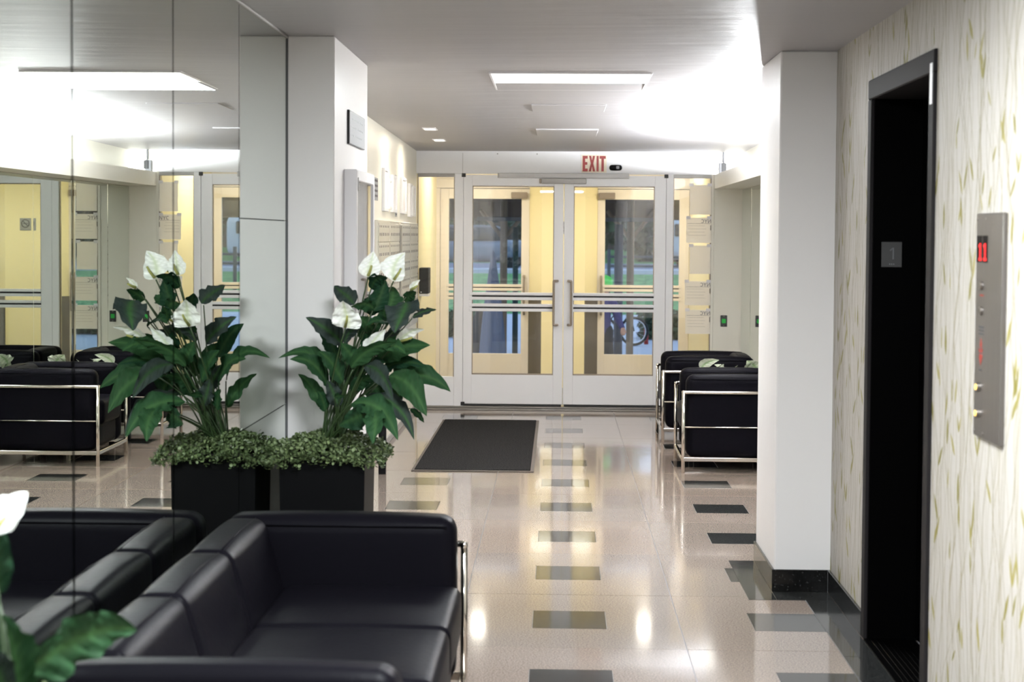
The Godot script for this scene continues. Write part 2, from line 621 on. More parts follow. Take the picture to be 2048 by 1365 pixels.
# ---------------------------------------------------------------- the scene
func _ready() -> void:
	rng.seed = 4711
	# camera: eye height 1.6 m, long lens, looking down the lobby
	var cam := Camera3D.new()
	cam.name = "camera"
	var yaw := 0.028789
	var pitch := 0.0378
	var roll := 0.0065
	var fwd := Vector3(-sin(yaw) * cos(pitch), -sin(pitch), -cos(yaw) * cos(pitch))
	var right0 := fwd.cross(Vector3.UP).normalized()
	var up0 := right0.cross(fwd)
	var right := right0 * cos(roll) + up0 * sin(roll)
	var up := up0 * cos(roll) - right0 * sin(roll)
	cam.transform = Transform3D(Basis(right, up, -fwd), Vector3(0, 1.6, 0))
	cam.near = 0.05
	cam.far = 400.0
	cam.projection = Camera3D.PROJECTION_FRUSTUM
	cam.size = 2.0 * 0.05 * 682.5 / 3200.0
	cam.frustum_offset = Vector2(0.0, -0.05 * 91.08 / 3200.0)
	var lens := CameraAttributesPhysical.new()
	lens.frustum_focal_length = 56.0
	lens.frustum_focus_distance = 9.5
	lens.exposure_aperture = 4.0
	cam.attributes = lens
	add_child(cam, true)
	cam.current = true

	# sky at dusk, exposure
	var env := Environment.new()
	var sky := Sky.new()
	var air := ProceduralSkyMaterial.new()
	air.sky_top_color = Color(0.42, 0.49, 0.58)
	air.sky_horizon_color = Color(0.57, 0.63, 0.69)
	air.ground_bottom_color = Color(0.10, 0.12, 0.14)
	air.ground_horizon_color = Color(0.40, 0.46, 0.52)
	air.sky_energy_multiplier = 2.0
	air.ground_energy_multiplier = 1.2
	sky.sky_material = air
	env.background_mode = Environment.BG_SKY
	env.sky = sky
	env.tonemap_mode = Environment.TONE_MAPPER_LINEAR
	env.tonemap_exposure = 1.24
	env.sdfgi_enabled = true
	env.ssao_enabled = true
	env.ssil_enabled = true
	var we := WorldEnvironment.new()
	we.name = "world_environment"
	we.environment = env
	add_child(we, true)

	make_materials()
	# the lamps of the place: ceiling panels, cove tubes, downlights, vestibule fittings
	ceiling_panel(Vector3(0.055, CEIL, -8.61), Vector2(0.82, 0.92), 5.3, "square white ceiling light panel nearest the entrance doors")
	ceiling_panel(Vector3(0.055, CEIL, -3.5), Vector2(0.82, 0.92), 16.0, "square white ceiling light panel above the near end of the sofa")
	ceiling_panel(Vector3(0.055, CEIL, 0.6), Vector2(0.82, 0.92), 10.0, "square white ceiling light panel behind the sofa end of the lobby")
	cove_tube(-9.0, -10.45, "fluorescent tube in the niche cove, nearest the square pillar")
	cove_tube(-10.75, -12.2, "fluorescent tube in the niche cove, nearest the entrance doors")
	downlight(Vector3(-0.965, 0, -11.95), "small square downlight above the mailbox wall, nearer the ceiling panel")
	downlight(Vector3(-0.985, 0, -13.15), "small square downlight above the mailbox wall, nearer the entrance doors")
	vestibule_lamp(Vector3(-0.84, 2.43, -15.75), "flush ceiling lamp inside the vestibule before the street door with the blue tarp")
	vestibule_lamp(Vector3(0.95, 2.43, -15.75), "flush ceiling lamp inside the vestibule before the street door with the bicycle")

	build_shell()
	build_floor()
	build_mirrors()
	build_entrance()
	build_vestibule()
	build_lift()
	build_seating()
	build_plants()
	build_left_wall()
	build_niche()
	build_street()


func area_light(parent: Node3D, at: Vector3, size: Vector2, energy: float, color: Color, turn: Vector3) -> void:
	var l := AreaLight3D.new()
	l.name = "lamp_light"
	l.area_size = size
	l.area_normalize_energy = true
	l.light_energy = energy
	l.light_color = color
	l.area_range = 25.0
	l.shadow_enabled = true
	l.position = at
	l.rotation_degrees = turn
	parent.add_child(l, true)


func ceiling_panel(at: Vector3, size: Vector2, energy: float, label: String) -> void:
	var t := thing("ceiling_light", label, "ceiling light", at)
	var h := size / 2.0
	var f := Shape.new()
	for s in [-1.0, 1.0]:
		f.box(Vector3(-h.x, -0.012, s * h.y - 0.006), Vector3(h.x, 0.02, s * h.y + 0.006), 0.002)
		f.box(Vector3(s * h.x - 0.006, -0.012, -h.y), Vector3(s * h.x + 0.006, 0.02, h.y), 0.002)
	part(t, "frame", f.done(), M.white_enamel)
	part(t, "diffuser", bx(Vector3(-h.x + 0.006, -0.008, -h.y + 0.006), Vector3(h.x - 0.006, 0.02, h.y - 0.006)), M.lamp)
	area_light(t, Vector3(0, -0.02, 0), size * 0.97, energy, Color(0.955, 0.985, 1.0), Vector3(-90, 0, 0))


func cove_tube(z0: float, z1: float, label: String) -> void:
	var t := thing("cove_light", label, "tube light", Vector3(1.56, 2.06, (z0 + z1) / 2.0), 0.0, "tube lights hidden in the cove")
	var h := absf(z1 - z0) / 2.0
	part(t, "batten", bx(Vector3(-0.03, 0.0, -h), Vector3(0.03, 0.018, h), 0.004), M.white_enamel)
	part(t, "tube", bar([Vector3(0, 0.034, -h + 0.03), Vector3(0, 0.034, h - 0.03)], 0.011), M.tube_lamp)
	for s in [-1.0, 1.0]:
		part(t, "holder", bx(Vector3(-0.014, 0.018, s * (h - 0.015) - 0.014), Vector3(0.014, 0.05, s * (h - 0.015) + 0.014), 0.002), M.white_enamel)
	for k in 3:
		var l := OmniLight3D.new()
		l.name = "lamp_light"
		l.light_energy = 7.5
		l.light_color = Color(0.97, 0.985, 1.0)
		l.light_size = 0.03
		l.omni_range = 25.0
		l.omni_attenuation = 2.0
		l.shadow_enabled = true
		l.position = Vector3(0, 0.064, h * (k - 1) * 0.66)
		t.add_child(l, true)


func ceil_at(z: float) -> float:
	return CEIL if z > -7.9 else lerpf(CEIL, 2.362, clampf((-7.9 - z) / 6.7, 0.0, 1.0))


func downlight(at: Vector3, label: String) -> void:
	at.y = ceil_at(at.z)
	var t := thing("downlight", label, "downlight", at)
	var f := Shape.new()
	for s in [-1.0, 1.0]:
		f.box(Vector3(-0.05, -0.006, s * 0.105 - 0.008), Vector3(0.05, 0.01, s * 0.105 + 0.008), 0.002)
		f.box(Vector3(s * 0.045 - 0.006, -0.006, -0.1), Vector3(s * 0.045 + 0.006, 0.01, 0.1), 0.002)
	part(t, "frame", f.done(), M.white_enamel)
	part(t, "diffuser", bx(Vector3(-0.04, -0.004, -0.098), Vector3(0.04, 0.01, 0.098)), M.lamp)
	area_light(t, Vector3(0, -0.012, 0), Vector2(0.075, 0.19), 0.55, Color(1.0, 0.95, 0.87), Vector3(-90, 0, 0))


func vestibule_lamp(at: Vector3, label: String) -> void:
	var t := thing("vestibule_light", label, "ceiling light", at)
	part(t, "base", bx(Vector3(-0.15, -0.02, -0.45), Vector3(0.15, 0.0, 0.45), 0.004), M.white_enamel)
	part(t, "diffuser", bx(Vector3(-0.12, -0.06, -0.42), Vector3(0.12, -0.02, 0.42), 0.015), M.warm_lamp)
	area_light(t, Vector3(0, -0.07, 0), Vector2(0.24, 0.84), 1.8, Color(1.0, 0.975, 0.92), Vector3(-90, 0, 0))


# ---------------------------------------------------------------- walls, ceiling
func build_shell() -> void:
	var c := Shape.new()
	# flat over the near half, falling a little towards the entrance
	var top := 2.62
	c.box(Vector3(-1.6, CEIL, -7.9), Vector3(2.0, top, 5.0))
	var a := [Vector3(-1.6, CEIL, -7.9), Vector3(2.0, CEIL, -7.9), Vector3(2.0, ceil_at(-14.6), -14.6), Vector3(-1.6, ceil_at(-14.6), -14.6)]
	var inside := Vector3(0.2, 2.55, -11.0)
	c.out_quad(a[0], a[1], a[2], a[3], inside)
	var b := []
	for v in a:
		b.append(Vector3(v.x, top, v.z))
	c.out_quad(b[0], b[1], b[2], b[3], inside)
	for i in 4:
		c.out_quad(a[i], a[(i + 1) % 4], b[(i + 1) % 4], b[i], inside)
	var ceiling := solo("ceiling", c.done(), M.ceiling, "grey white plastered ceiling over the whole lobby", "ceiling", "", "structure")
	for p in [[-9.92, -10.4], [-11.9, -12.65]]:
		var y := ceil_at((p[0] + p[1]) / 2.0)
		var s := Shape.new()
		s.box(Vector3(-0.175, y - 0.006, p[1]), Vector3(0.29, y + 0.02, p[0]), 0.003)
		part(ceiling, "access_panel", s.done(), M.ceiling)

	solo("wall_left", bx(Vector3(-1.5, 0, -6.72), Vector3(MIRROR_X - 0.012, CEIL, 5.0)), M.backing, "dark wall behind the mirror panels and sofa", "wall", "", "structure")
	var column := solo("column", bx(Vector3(-1.5, 0, -7.88), Vector3(-0.945, CEIL, -6.72), 0.004), M.paint, "broad white column between mirrored wall and mailbox wall", "column", "", "structure")
	part(column, "corner_bead", bx(Vector3(MIRROR_X - 0.002, 0, -6.722), Vector3(MIRROR_X + 0.005, CEIL, -6.714), 0.001), M.box_grey)
	solo("wall_left", bx(Vector3(-1.5, 0, -16.95), Vector3(-1.30, 2.55, -7.88)), M.paint_warm, "cream white wall that carries the mailboxes", "wall", "", "structure")
	# papered wall with the lift opening
	var w := Shape.new()
	w.box(Vector3(LIFT_X, 0, -5.294), Vector3(1.62, CEIL, 5.0))
	w.box(Vector3(LIFT_X, 0, -7.2), Vector3(1.62, CEIL, -6.406))
	w.box(Vector3(LIFT_X, 2.22, -6.406), Vector3(1.62, CEIL, -5.294))
	solo("wall_right", w.done(), M.paper_wall, "wall papered with olive leaves and thin grass stems", "wall", "", "structure")
	solo("pillar", bx(Vector3(0.985, 0, -7.87), Vector3(1.95, CEIL, -7.2), 0.006), M.paint, "square white pillar beside the lift", "pillar", "", "structure")
	solo("wall_right", bx(Vector3(1.672, 0, -14.6), Vector3(1.95, CEIL, -7.87)), M.paint_warm, "cream wall behind the armchair niche", "wall", "", "structure")
	var far := solo("wall_far", bx(Vector3(1.385, 0, -16.95), Vector3(1.95, 2.55, DOOR_Z)), M.paint_warm, "narrow cream wall between glazed entrance and niche mirror", "wall", "", "structure")
	part(far, "corner_bead", bx(Vector3(1.383, 0.1, DOOR_Z), Vector3(1.41, 2.30, DOOR_Z + 0.012), 0.003), M.paint_warm)
	solo("wall_back", bx(Vector3(-1.6, 0, 5.0), Vector3(2.0, CEIL, 5.2)), M.paint, "white end wall of the lobby behind the camera", "wall", "", "structure")
	# cove ledge over the niche
	var l := Shape.new()
	l.box(Vector3(1.41, 2.03, -14.6), Vector3(1.672, 2.055, -7.87))
	l.box(Vector3(1.41, 2.055, -14.6), Vector3(1.432, 2.157, -7.87))
	solo("trim_1", l.done(), M.paint_warm, "white ledge of the light cove above the armchairs", "ledge", "", "structure")
	# black granite skirting
	var k := Shape.new()
	k.box(Vector3(0.973, 0, -7.2), Vector3(LIFT_X, 0.10, -7.188), 0.002)
	var base := solo("baseboard_right", k.done(), M.granite, "black speckled granite skirting round pillar and lift wall", "skirting", "", "structure")
	part(base, "side_strip", bx(Vector3(0.973, 0, -7.87), Vector3(0.985, 0.10, -7.2), 0.002), M.granite)
	part(base, "wall_strip", bx(Vector3(1.223, 0, -7.188), Vector3(LIFT_X, 0.10, -6.406), 0.002), M.granite)
	part(base, "wall_strip", bx(Vector3(1.223, 0, -5.294), Vector3(LIFT_X, 0.10, 5.0), 0.002), M.granite)
	part(base, "grout_line", bx(Vector3(1.2225, 0, -7.1885), Vector3(1.2265, 0.10, -7.1845)), M.joint)
	solo("baseboard_left", bx(Vector3(-1.30, 0, -14.55), Vector3(-1.288, 0.05, -7.88), 0.002), M.alu_dark, "low grey skirting below the mailbox wall", "skirting", "", "structure")


# ---------------------------------------------------------------- floor
func build_floor() -> void:
	var fl := Node3D.new()
	fl.name = "floor"
	add_child(fl)
	tag(fl, "polished beige terrazzo tile floor with dark square insets", "floor", "", "structure")
	part(fl, "bed", bx(Vector3(-1.6, -0.25, -17.2), Vector3(2.0, -0.003, 5.2)), M.joint)
	var pitch := 0.921
	var cols := [[-1.302, -0.396], [-0.396, 0.510], [0.510, 1.416]]
	var gap := 0.002
	var hz := pitch / 2.0 - gap
	var hx := 0.453 - gap
	var r := 0.151
	var ring := Shape.new()      # large tile with a square opening for its inset
	for q in [[-hx, hx, r + gap, hz], [-hx, hx, -hz, -r - gap], [-hx, -r - gap, -r - gap, r + gap], [r + gap, hx, -r - gap, r + gap]]:
		ring.quad(Vector3(q[0], 0, q[3]), Vector3(q[1], 0, q[3]), Vector3(q[1], 0, q[2]), Vector3(q[0], 0, q[2]))
	for e in [[hx, hz, 1.0], [r + gap, r + gap, -1.0]]:
		var p := [Vector3(-e[0], 0, -e[1]), Vector3(e[0], 0, -e[1]), Vector3(e[0], 0, e[1]), Vector3(-e[0], 0, e[1])]
		for i in 4:
			var m: Vector3 = (p[i] + p[(i + 1) % 4]) / 2.0
			var from: Vector3 = m * (1.0 - 0.1 * e[2])
			ring.out_quad(p[i], p[(i + 1) % 4], p[(i + 1) % 4] + Vector3(0, -0.01, 0), p[i] + Vector3(0, -0.01, 0), from + Vector3(0, -0.005, 0))
	var ring_mesh := ring.done()
	var inset := bx(Vector3(-r, -0.01, -r), Vector3(r, 0.0, r), 0.0008)
	for row in range(-7, 9):
		var zc := -6.615 - pitch * row
		for k in 3:
			var xc: float = (cols[k][0] + cols[k][1]) / 2.0
			var lift := rng.randf() * 0.0006
			var tile := part(fl, "tile", ring_mesh, M.tile[rng.randi() % 4], Vector3(xc, -lift, zc))
			part(tile, "inset", inset, M.inlay)
		part(fl, "tile", bx(Vector3(1.418, -0.01, zc - hz), Vector3(1.67, 0, zc + hz)), M.tile[rng.randi() % 4])
	# last row by the threshold
	var z0 := -6.615 - pitch * 8.5
	for k in 3:
		part(fl, "tile", bx(Vector3(cols[k][0] + gap, -0.01, -14.6), Vector3(cols[k][1] - gap, 0, z0 - gap)), M.tile[k])
	# dark border along the lift wall and round the pillar
	for q in [[0.85, 0.973, -7.87, -7.02], [0.973, 1.223, -7.188, -7.02], [1.10, 1.223, -7.02, -6.08], [1.10, 1.223, -6.078, -5.16], [1.10, 1.223, -5.158, -4.24], [1.10, 1.223, -4.238, -3.32], [1.10, 1.223, -3.318, -1.0], [1.10, 1.223, -0.998, 5.0]]:
		part(fl, "border_tile", bx(Vector3(q[0], -0.008, q[2]), Vector3(q[1], 0.0012, q[3]), 0.0008), M.inlay)
	part(fl, "border_strip", bx(Vector3(1.097, -0.008, -7.02), Vector3(1.0995, 0.0016, 5.0)), M.joint)


# ---------------------------------------------------------------- mirrors
func build_mirrors() -> void:
	var zs := [-0.80, -1.78, -2.76, -3.742, -4.732, -5.71]
	var names := ["mirror panel on the sofa wall beyond the nearest plant, out of sight", "mirror panel on the sofa wall above the nearest plant", "tall mirror panel behind the near arm of the sofa", "tall mirror panel behind the middle of the sofa", "tall mirror panel behind the far end of the sofa"]
	for i in 5:
		var m := bx(Vector3(-0.006, 0.02, -0.4855), Vector3(0, CEIL - 0.012, 0.4855))
		var o := solo("wall_mirror", m, M.mirror, names[i], "mirror", "", "", Vector3(MIRROR_X, 0, (zs[i] + zs[i + 1]) / 2.0))
		o.rotation.y = [0.0, 0.0, 0.0008, -0.0006, 0.0004][i]
	var cuts := [[0.02, 0.880, "low"], [0.884, 1.652, "middle"], [1.656, CEIL - 0.012, "top"]]
	var said := ["lowest mirror piece of the stack beside the white column", "middle mirror piece of the stack beside the white column", "uppermost mirror piece of the stack beside the white column"]
	for i in 3:
		solo("wall_mirror", bx(Vector3(MIRROR_X - 0.006, cuts[i][0], -6.718), Vector3(MIRROR_X, cuts[i][1], -5.7135)), M.mirror, said[i], "mirror")
	solo("trim_2", bx(Vector3(MIRROR_X - 0.008, CEIL - 0.012, -6.72), Vector3(MIRROR_X + 0.006, CEIL, 5.0), 0.002), M.alu_dark, "thin metal edge along the top of the mirrors", "trim", "", "structure")
	# niche mirrors
	var nz := [-14.595, -13.9, -12.95, -12.0, -11.05, -10.1, -9.15, -8.2]
	var said2 := ["narrow niche mirror beside the green button wall", "niche mirror behind the armchair nearest the entrance doors", "niche mirror behind the space between both armchairs", "niche mirror behind the armchair nearest the pillar, far half", "niche mirror behind the armchair nearest the pillar, near half", "niche mirror hidden behind the pillar, far piece", "niche mirror hidden behind the pillar, near piece"]
	for i in 7:
		var half: float = (nz[i + 1] - nz[i]) / 2.0 - 0.0015
		var o := solo("niche_mirror", bx(Vector3(0, 0.1, -half), Vector3(0.006, 2.025, half), 0.003), M.mirror, said2[i], "mirror", "", "", Vector3(1.664, 0, (nz[i] + nz[i + 1]) / 2.0))
		o.rotation.y = [0.0, -0.004, 0.003, -0.002, 0.0, 0.0, 0.0][i]


# ---------------------------------------------------------------- inner entrance
func pane(parent: Node3D, x0: float, x1: float, y0: float, y1: float, z: float) -> void:
	part(parent, "pane", bx(Vector3(x0, y0, z - 0.003), Vector3(x1, y1, z + 0.003)), M.glass)


func leaf_door(called: String, label: String, x0: float, x1: float, g0: float, g1: float, handle_x: float) -> void:
	var z := DOOR_Z
	var d := Node3D.new()
	d.name = called
	add_child(d)
	tag(d, label, "door", "", "structure")
	var t0 := z - 0.025
	var t1 := z + 0.025
	part(d, "stile", bx(Vector3(x0, 0.055, t0), Vector3(g0, 2.145, t1), 0.003), M.alu)
	part(d, "stile", bx(Vector3(g1, 0.055, t0), Vector3(x1, 2.145, t1), 0.003), M.alu)
	part(d, "top_rail", bx(Vector3(g0, 2.047, t0), Vector3(g1, 2.145, t1), 0.002), M.alu)
	part(d, "kick_panel", bx(Vector3(g0, 0.055, t0 + 0.002), Vector3(g1, 0.322, t1 - 0.002), 0.002), M.alu)
	# two cross bars, each grooved along its middle
	for y in [1.042, 0.938]:
		var b := Shape.new()
		b.box(Vector3(g0 - 0.025, y + 0.008, t0 - 0.004), Vector3(g1 + 0.002, y + 0.033, t1 + 0.008), 0.002)
		b.box(Vector3(g0 - 0.025, y - 0.035, t0 - 0.004), Vector3(g1 + 0.002, y - 0.008, t1 + 0.008), 0.002)
		var cb := part(d, "cross_bar", b.done(), M.alu)
		part(cb, "groove", bx(Vector3(g0 - 0.025, y - 0.008, t0), Vector3(g1 + 0.002, y + 0.008, t1 - 0.004)), M.gasket)
	var gk := Shape.new()
	for q in [[g0, g0 + 0.007, 0.322, 2.047], [g1 - 0.007, g1, 0.322, 2.047], [g0, g1, 0.322, 0.334], [g0, g1, 2.038, 2.047]]:
		gk.box(Vector3(q[0], q[2], z - 0.01), Vector3(q[1], q[3], z + 0.012))
	part(d, "gasket", gk.done(), M.bronze)
	pane(d, g0, g1, 0.33, 2.042, z)
	var bar_x := handle_x + (-0.034 if handle_x < 0.05 else 0.026)
	var p := Shape.new(true)
	p.tube(rounded([Vector3(handle_x, 1.185, t1), Vector3(handle_x, 1.185, t1 + 0.055), Vector3(bar_x, 1.185, t1 + 0.055), Vector3(bar_x, 0.785, t1 + 0.055), Vector3(handle_x, 0.785, t1 + 0.055), Vector3(handle_x, 0.785, t1)], 0.008), 0.0115, 10)
	part(d, "pull_handle", p.done(), M.bronze)
	var hx := x0 if g0 - x0 > 0.0 and handle_x > (x0 + x1) / 2.0 else x1
	for y in [2.147, 0.06]:
		part(d, "pivot_hinge", bx(Vector3(hx - 0.018, y - 0.022, t1 - 0.004), Vector3(hx + 0.018, y + 0.012, t1 + 0.012), 0.003), M.gasket)
	part(d, "bottom_sweep", bx(Vector3(x0 + 0.01, 0.036, t0), Vector3(x1 - 0.01, 0.055, t1 - 0.006)), M.gasket)


func build_entrance() -> void:
	var z := DOOR_Z
	# fixed frame: header, posts, sill
	var head := solo("trim_3", bx(Vector3(-1.30, 2.157, z - 0.05), Vector3(1.385, 2.40, z + 0.012), 0.002), M.alu, "wide pale metal header above the entrance doors", "door header", "", "structure")
	part(head, "joint", bx(Vector3(-0.878, 2.157, z + 0.0115), Vector3(-0.875, 2.345, z + 0.0128)), M.alu_dark)
	for x in [-0.56, -0.20, 0.34, 0.72, 1.05]:
		part(head, "screw", drum(Vector3(x, 2.338, z + 0.011), Vector3(x, 2.338, z + 0.015), 0.006, 10), M.alu_dark)
	for q in [[-0.948, -0.868, "left"], [0.976, 1.04, "right"]]:
		solo("trim_4" if q[2] == "left" else "trim_5", bx(Vector3(q[0], 0.0, z - 0.05), Vector3(q[1], 2.157, z + 0.03), 0.003), M.alu, "upright metal post between entrance door and %s side window" % ("mailbox" if q[2] == "left" else "paper covered"), "door post", "", "structure")
	var sill := Shape.new()
	sill.box(Vector3(-1.288, 0, z - 0.06), Vector3(1.385, 0.018, z + 0.075), 0.004)
	sill.box(Vector3(-1.288, 0.018, z - 0.06), Vector3(1.385, 0.034, z + 0.035), 0.004)
	solo("trim_6", sill.done(), M.steel, "worn steel threshold under the entrance doors", "threshold", "", "structure")
	leaf_door("door_1", "pale metal entrance door leaf beside the mailboxes, glazed", -0.866, 0.044, -0.785, -0.042, -0.006)
	leaf_door("door_2", "pale metal entrance door leaf below the exit sign, glazed", 0.050, 0.974, 0.138, 0.870, 0.093)
	# closers above the leaves
	var c1 := solo("door_closer", bx(Vector3(-0.545, 2.118, z + 0.026), Vector3(0.637, 2.164, z + 0.05), 0.004), M.closer, "long flat metal cover strip over the tops of both entrance doors", "door closer")
	part(c1, "end_cap", bx(Vector3(-0.556, 2.118, z + 0.026), Vector3(-0.545, 2.164, z + 0.046), 0.003), M.alu_dark)
	var c2 := solo("door_coordinator", bx(Vector3(-0.16, 2.068, z + 0.026), Vector3(0.25, 2.116, z + 0.062), 0.005), M.alu_dark, "short grey box over the meeting stiles of the entrance doors", "door closer")
	part(c2, "end_cap", bx(Vector3(-0.176, 2.070, z + 0.026), Vector3(-0.16, 2.114, z + 0.056), 0.003), M.bronze)
	# side windows
	for q in [["window_1", -1.288, -0.948, "narrow side window of the entrance beside the mailbox wall"], ["window_2", 1.04, 1.385, "narrow side window of the entrance covered with taped papers"]]:
		var wn := Node3D.new()
		wn.name = q[0]
		add_child(wn)
		tag(wn, q[3], "window", "", "structure")
		part(wn, "panel", bx(Vector3(q[1], 0.034, z - 0.03), Vector3(q[2], 0.30, z + 0.02), 0.002), M.alu)
		part(wn, "head_rail", bx(Vector3(q[1], 2.125, z - 0.03), Vector3(q[2], 2.157, z + 0.02), 0.002), M.alu_dark)
		var g := Shape.new()
		g.box(Vector3(q[1], 0.30, z - 0.012), Vector3(q[1] + 0.008, 2.125, z + 0.014))
		g.box(Vector3(q[2] - 0.008, 0.30, z - 0.012), Vector3(q[2], 2.125, z + 0.014))
		part(wn, "gasket", g.done(), M.bronze)
		pane(wn, q[1] + 0.004, q[2] - 0.004, 0.30, 2.125, z)
	# exit sign and door sensor
	var ex := thing("exit_sign", "cream exit sign with dark red letters on the door header", "sign", Vector3(0.318, 2.253, z + 0.012))
	part(ex, "plate", bx(Vector3(-0.116, -0.083, 0), Vector3(0.116, 0.083, 0.006), 0.002), M.cream)
	var rim := Shape.new()
	for s in [-1.0, 1.0]:
		rim.box(Vector3(-0.117, s * 0.083 - 0.002, 0), Vector3(0.117, s * 0.083 + 0.002, 0.008), 0.001)
		rim.box(Vector3(s * 0.116 - 0.002, -0.083, 0), Vector3(s * 0.116 + 0.002, 0.083, 0.008), 0.001)
	part(ex, "rim", rim.done(), M.alu)
	var letter := func(outline: Array, x: float) -> ArrayMesh:
		var q := PackedVector2Array()
		for v in outline:
			q.append(Vector2(v[0] * 0.001, v[1] * 0.001))
		var set_on := func(v: Vector2) -> Vector3: return Vector3(x + v.x, v.y - 0.0705, 0.006)
		return Shape.new().prism(q, set_on, Vector3(0, 0, 0.003)).done()
	part(ex, "letter_e", letter.call([[0, 0], [47, 0], [47, 26], [23, 26], [23, 59], [43, 59], [43, 84], [23, 84], [23, 115], [46, 115], [46, 141], [0, 141]], -0.104), M.exit_red)
	part(ex, "letter_x", letter.call([[0, 0], [21, 0], [29, 46], [37, 0], [59, 0], [41, 72], [57, 141], [36, 141], [29, 99], [22, 141], [2, 141], [18, 72]], -0.048), M.exit_red)
	part(ex, "letter_i", letter.call([[0, 0], [20, 0], [20, 141], [0, 141]], 0.022), M.exit_red)
	part(ex, "letter_t", letter.call([[17, 0], [40, 0], [40, 115], [57, 115], [57, 141], [0, 141], [0, 115], [17, 115]], 0.049), M.exit_red)
	var se := thing("door_sensor", "small black oval sensor beside the exit sign", "sensor", Vector3(0.514, 2.217, z + 0.012))
	part(se, "housing", cushion(Vector3(0.108, 0.046, 0.05), 0.018, Vector3(0.004, 0.004, 0.006)), M.black)
	part(se, "lens", cushion(Vector3(0.028, 0.026, 0.014), 0.006, Vector3(0.001, 0.001, 0.003)), mat(Color(0.55, 0.55, 0.57), 0.2), Vector3(0.018, 0.002, 0.026))
	# papers taped to the side window, their backs to the lobby; two of them show a mirrored heading through the sheet
	var sheets := [
		[1.188, 1.382, 1.796, 2.066, 0.0, false, "blank cream paper taped highest on the side window"],
		[1.160, 1.384, 1.540, 1.768, 0.004, true, "second paper from the top on the side window, wide with faint heading"],
		[1.192, 1.382, 1.258, 1.515, 0.0, false, "narrow grey wrinkled paper in the middle of the side window"],
		[1.152, 1.384, 0.972, 1.190, 0.003, true, "wide paper taped second from the bottom on the side window"],
		[1.160, 1.383, 0.712, 0.930, 0.001, true, "lowest paper taped on the side window above the armchairs"]]
	for q in sheets:
		var pp := thing("taped_paper", q[6], "paper", Vector3((q[0] + q[1]) / 2.0, (q[2] + q[3]) / 2.0, z + 0.012), 0.0, "papers taped to the side window")
		var w: float = (q[1] - q[0]) / 2.0
		var h: float = (q[3] - q[2]) / 2.0
		var s := Shape.new(true)
		var g := []
		for i in 13:
			var row := []
			for j in 11:
				var u := i / 6.0 - 1.0
				var v := j / 5.0 - 1.0
				var lift := 0.0015 * sin(u * 3.0 + v * 2.0 + q[0] * 40.0) + (0.010 * pow(maxf(absf(u), absf(v)), 6.0) if v < 0.0 else 0.0) + 0.0012 * sin(v * 9.0 + u)
				row.append(Vector3(u * w, v * h, 0.002 + maxf(lift, 0.0)))
			g.append(row)
		for i in 12:
			for j in 10:
				s.quad(g[i][j], g[i + 1][j], g[i + 1][j + 1], g[i][j + 1])
				var dz := Vector3(0, 0, 0.0006)
				s.quad(g[i][j] - dz, g[i][j + 1] - dz, g[i + 1][j + 1] - dz, g[i + 1][j] - dz)
		part(pp, "sheet", s.done(), M.paper)
		for sx in [-1.0, 1.0]:
			part(pp, "tape", bx(Vector3(sx * w * 0.85 - 0.02, h - 0.014, 0.0045), Vector3(sx * w * 0.85 + 0.02, h + 0.014, 0.0055)), M.white_enamel)
		if q[5]:
			var lines := Shape.new()
			lines.box(Vector3(-w * 0.9, h * 0.52, 0.0055), Vector3(w * 0.92, h * 0.545, 0.0062))
			for k in 4:
				lines.box(Vector3(-w * 0.85, h * (0.35 - 0.25 * k), 0.0055), Vector3(w * (0.5 + 0.1 * (k % 2)), h * (0.365 - 0.25 * k), 0.0061))
			part(pp, "print", lines.done(), M.print)
			var hd := part(pp, "heading", lettering("NYC", 0.034, 0.001), M.print, Vector3(w * 0.6, h * 0.72, 0.0065))
			hd.scale = Vector3(-1, 1, 1)


# ---------------------------------------------------------------- vestibule and street doors
func street_door(called: String, label: String, x0: float, x1: float, g0: float, g1: float, handle_x: float) -> void:
	var z := OUTER_Z
	var d := Node3D.new()
	d.name = called
	add_child(d)
	tag(d, label, "door", "", "structure")
	part(d, "stile", bx(Vector3(x0, 0.02, z - 0.025), Vector3(g0, 2.086, z + 0.025), 0.003), M.beige_frame)
	part(d, "stile", bx(Vector3(g1, 0.02, z - 0.025), Vector3(x1, 2.086, z + 0.025), 0.003), M.beige_frame)
	part(d, "top_rail", bx(Vector3(g0, 1.98, z - 0.025), Vector3(g1, 2.086, z + 0.025), 0.002), M.beige_frame)
	part(d, "kick_panel", bx(Vector3(g0, 0.02, z - 0.023), Vector3(g1, 0.345, z + 0.023), 0.002), M.beige_frame)
	for y in [1.045, 0.95]:
		var b := Shape.new()
		b.box(Vector3(g0 - 0.02, y + 0.006, z - 0.03), Vector3(g1 + 0.02, y + 0.034, z + 0.035), 0.002)
		b.box(Vector3(g0 - 0.02, y - 0.034, z - 0.03), Vector3(g1 + 0.02, y - 0.006, z + 0.035), 0.002)
		var cb := part(d, "cross_bar", b.done(), M.beige_frame)
		part(cb, "groove", bx(Vector3(g0 - 0.02, y - 0.006, z - 0.02), Vector3(g1 + 0.02, y + 0.006, z + 0.022)), M.gasket)
	pane(d, g0, g1, 0.345, 1.98, z)
	part(d, "pull_handle", bar(rounded([Vector3(handle_x, 1.17, z + 0.02), Vector3(handle_x, 1.17, z + 0.08), Vector3(handle_x, 0.77, z + 0.08), Vector3(handle_x, 0.77, z + 0.02)], 0.02), 0.013), M.bronze)
	part(d, "closer", bx(Vector3((handle_x - 0.14 if handle_x < 0.0 else handle_x - 0.03), 1.985, z + 0.025), Vector3((handle_x + 0.03 if handle_x < 0.0 else handle_x + 0.14), 2.05, z + 0.07), 0.004), M.bronze)


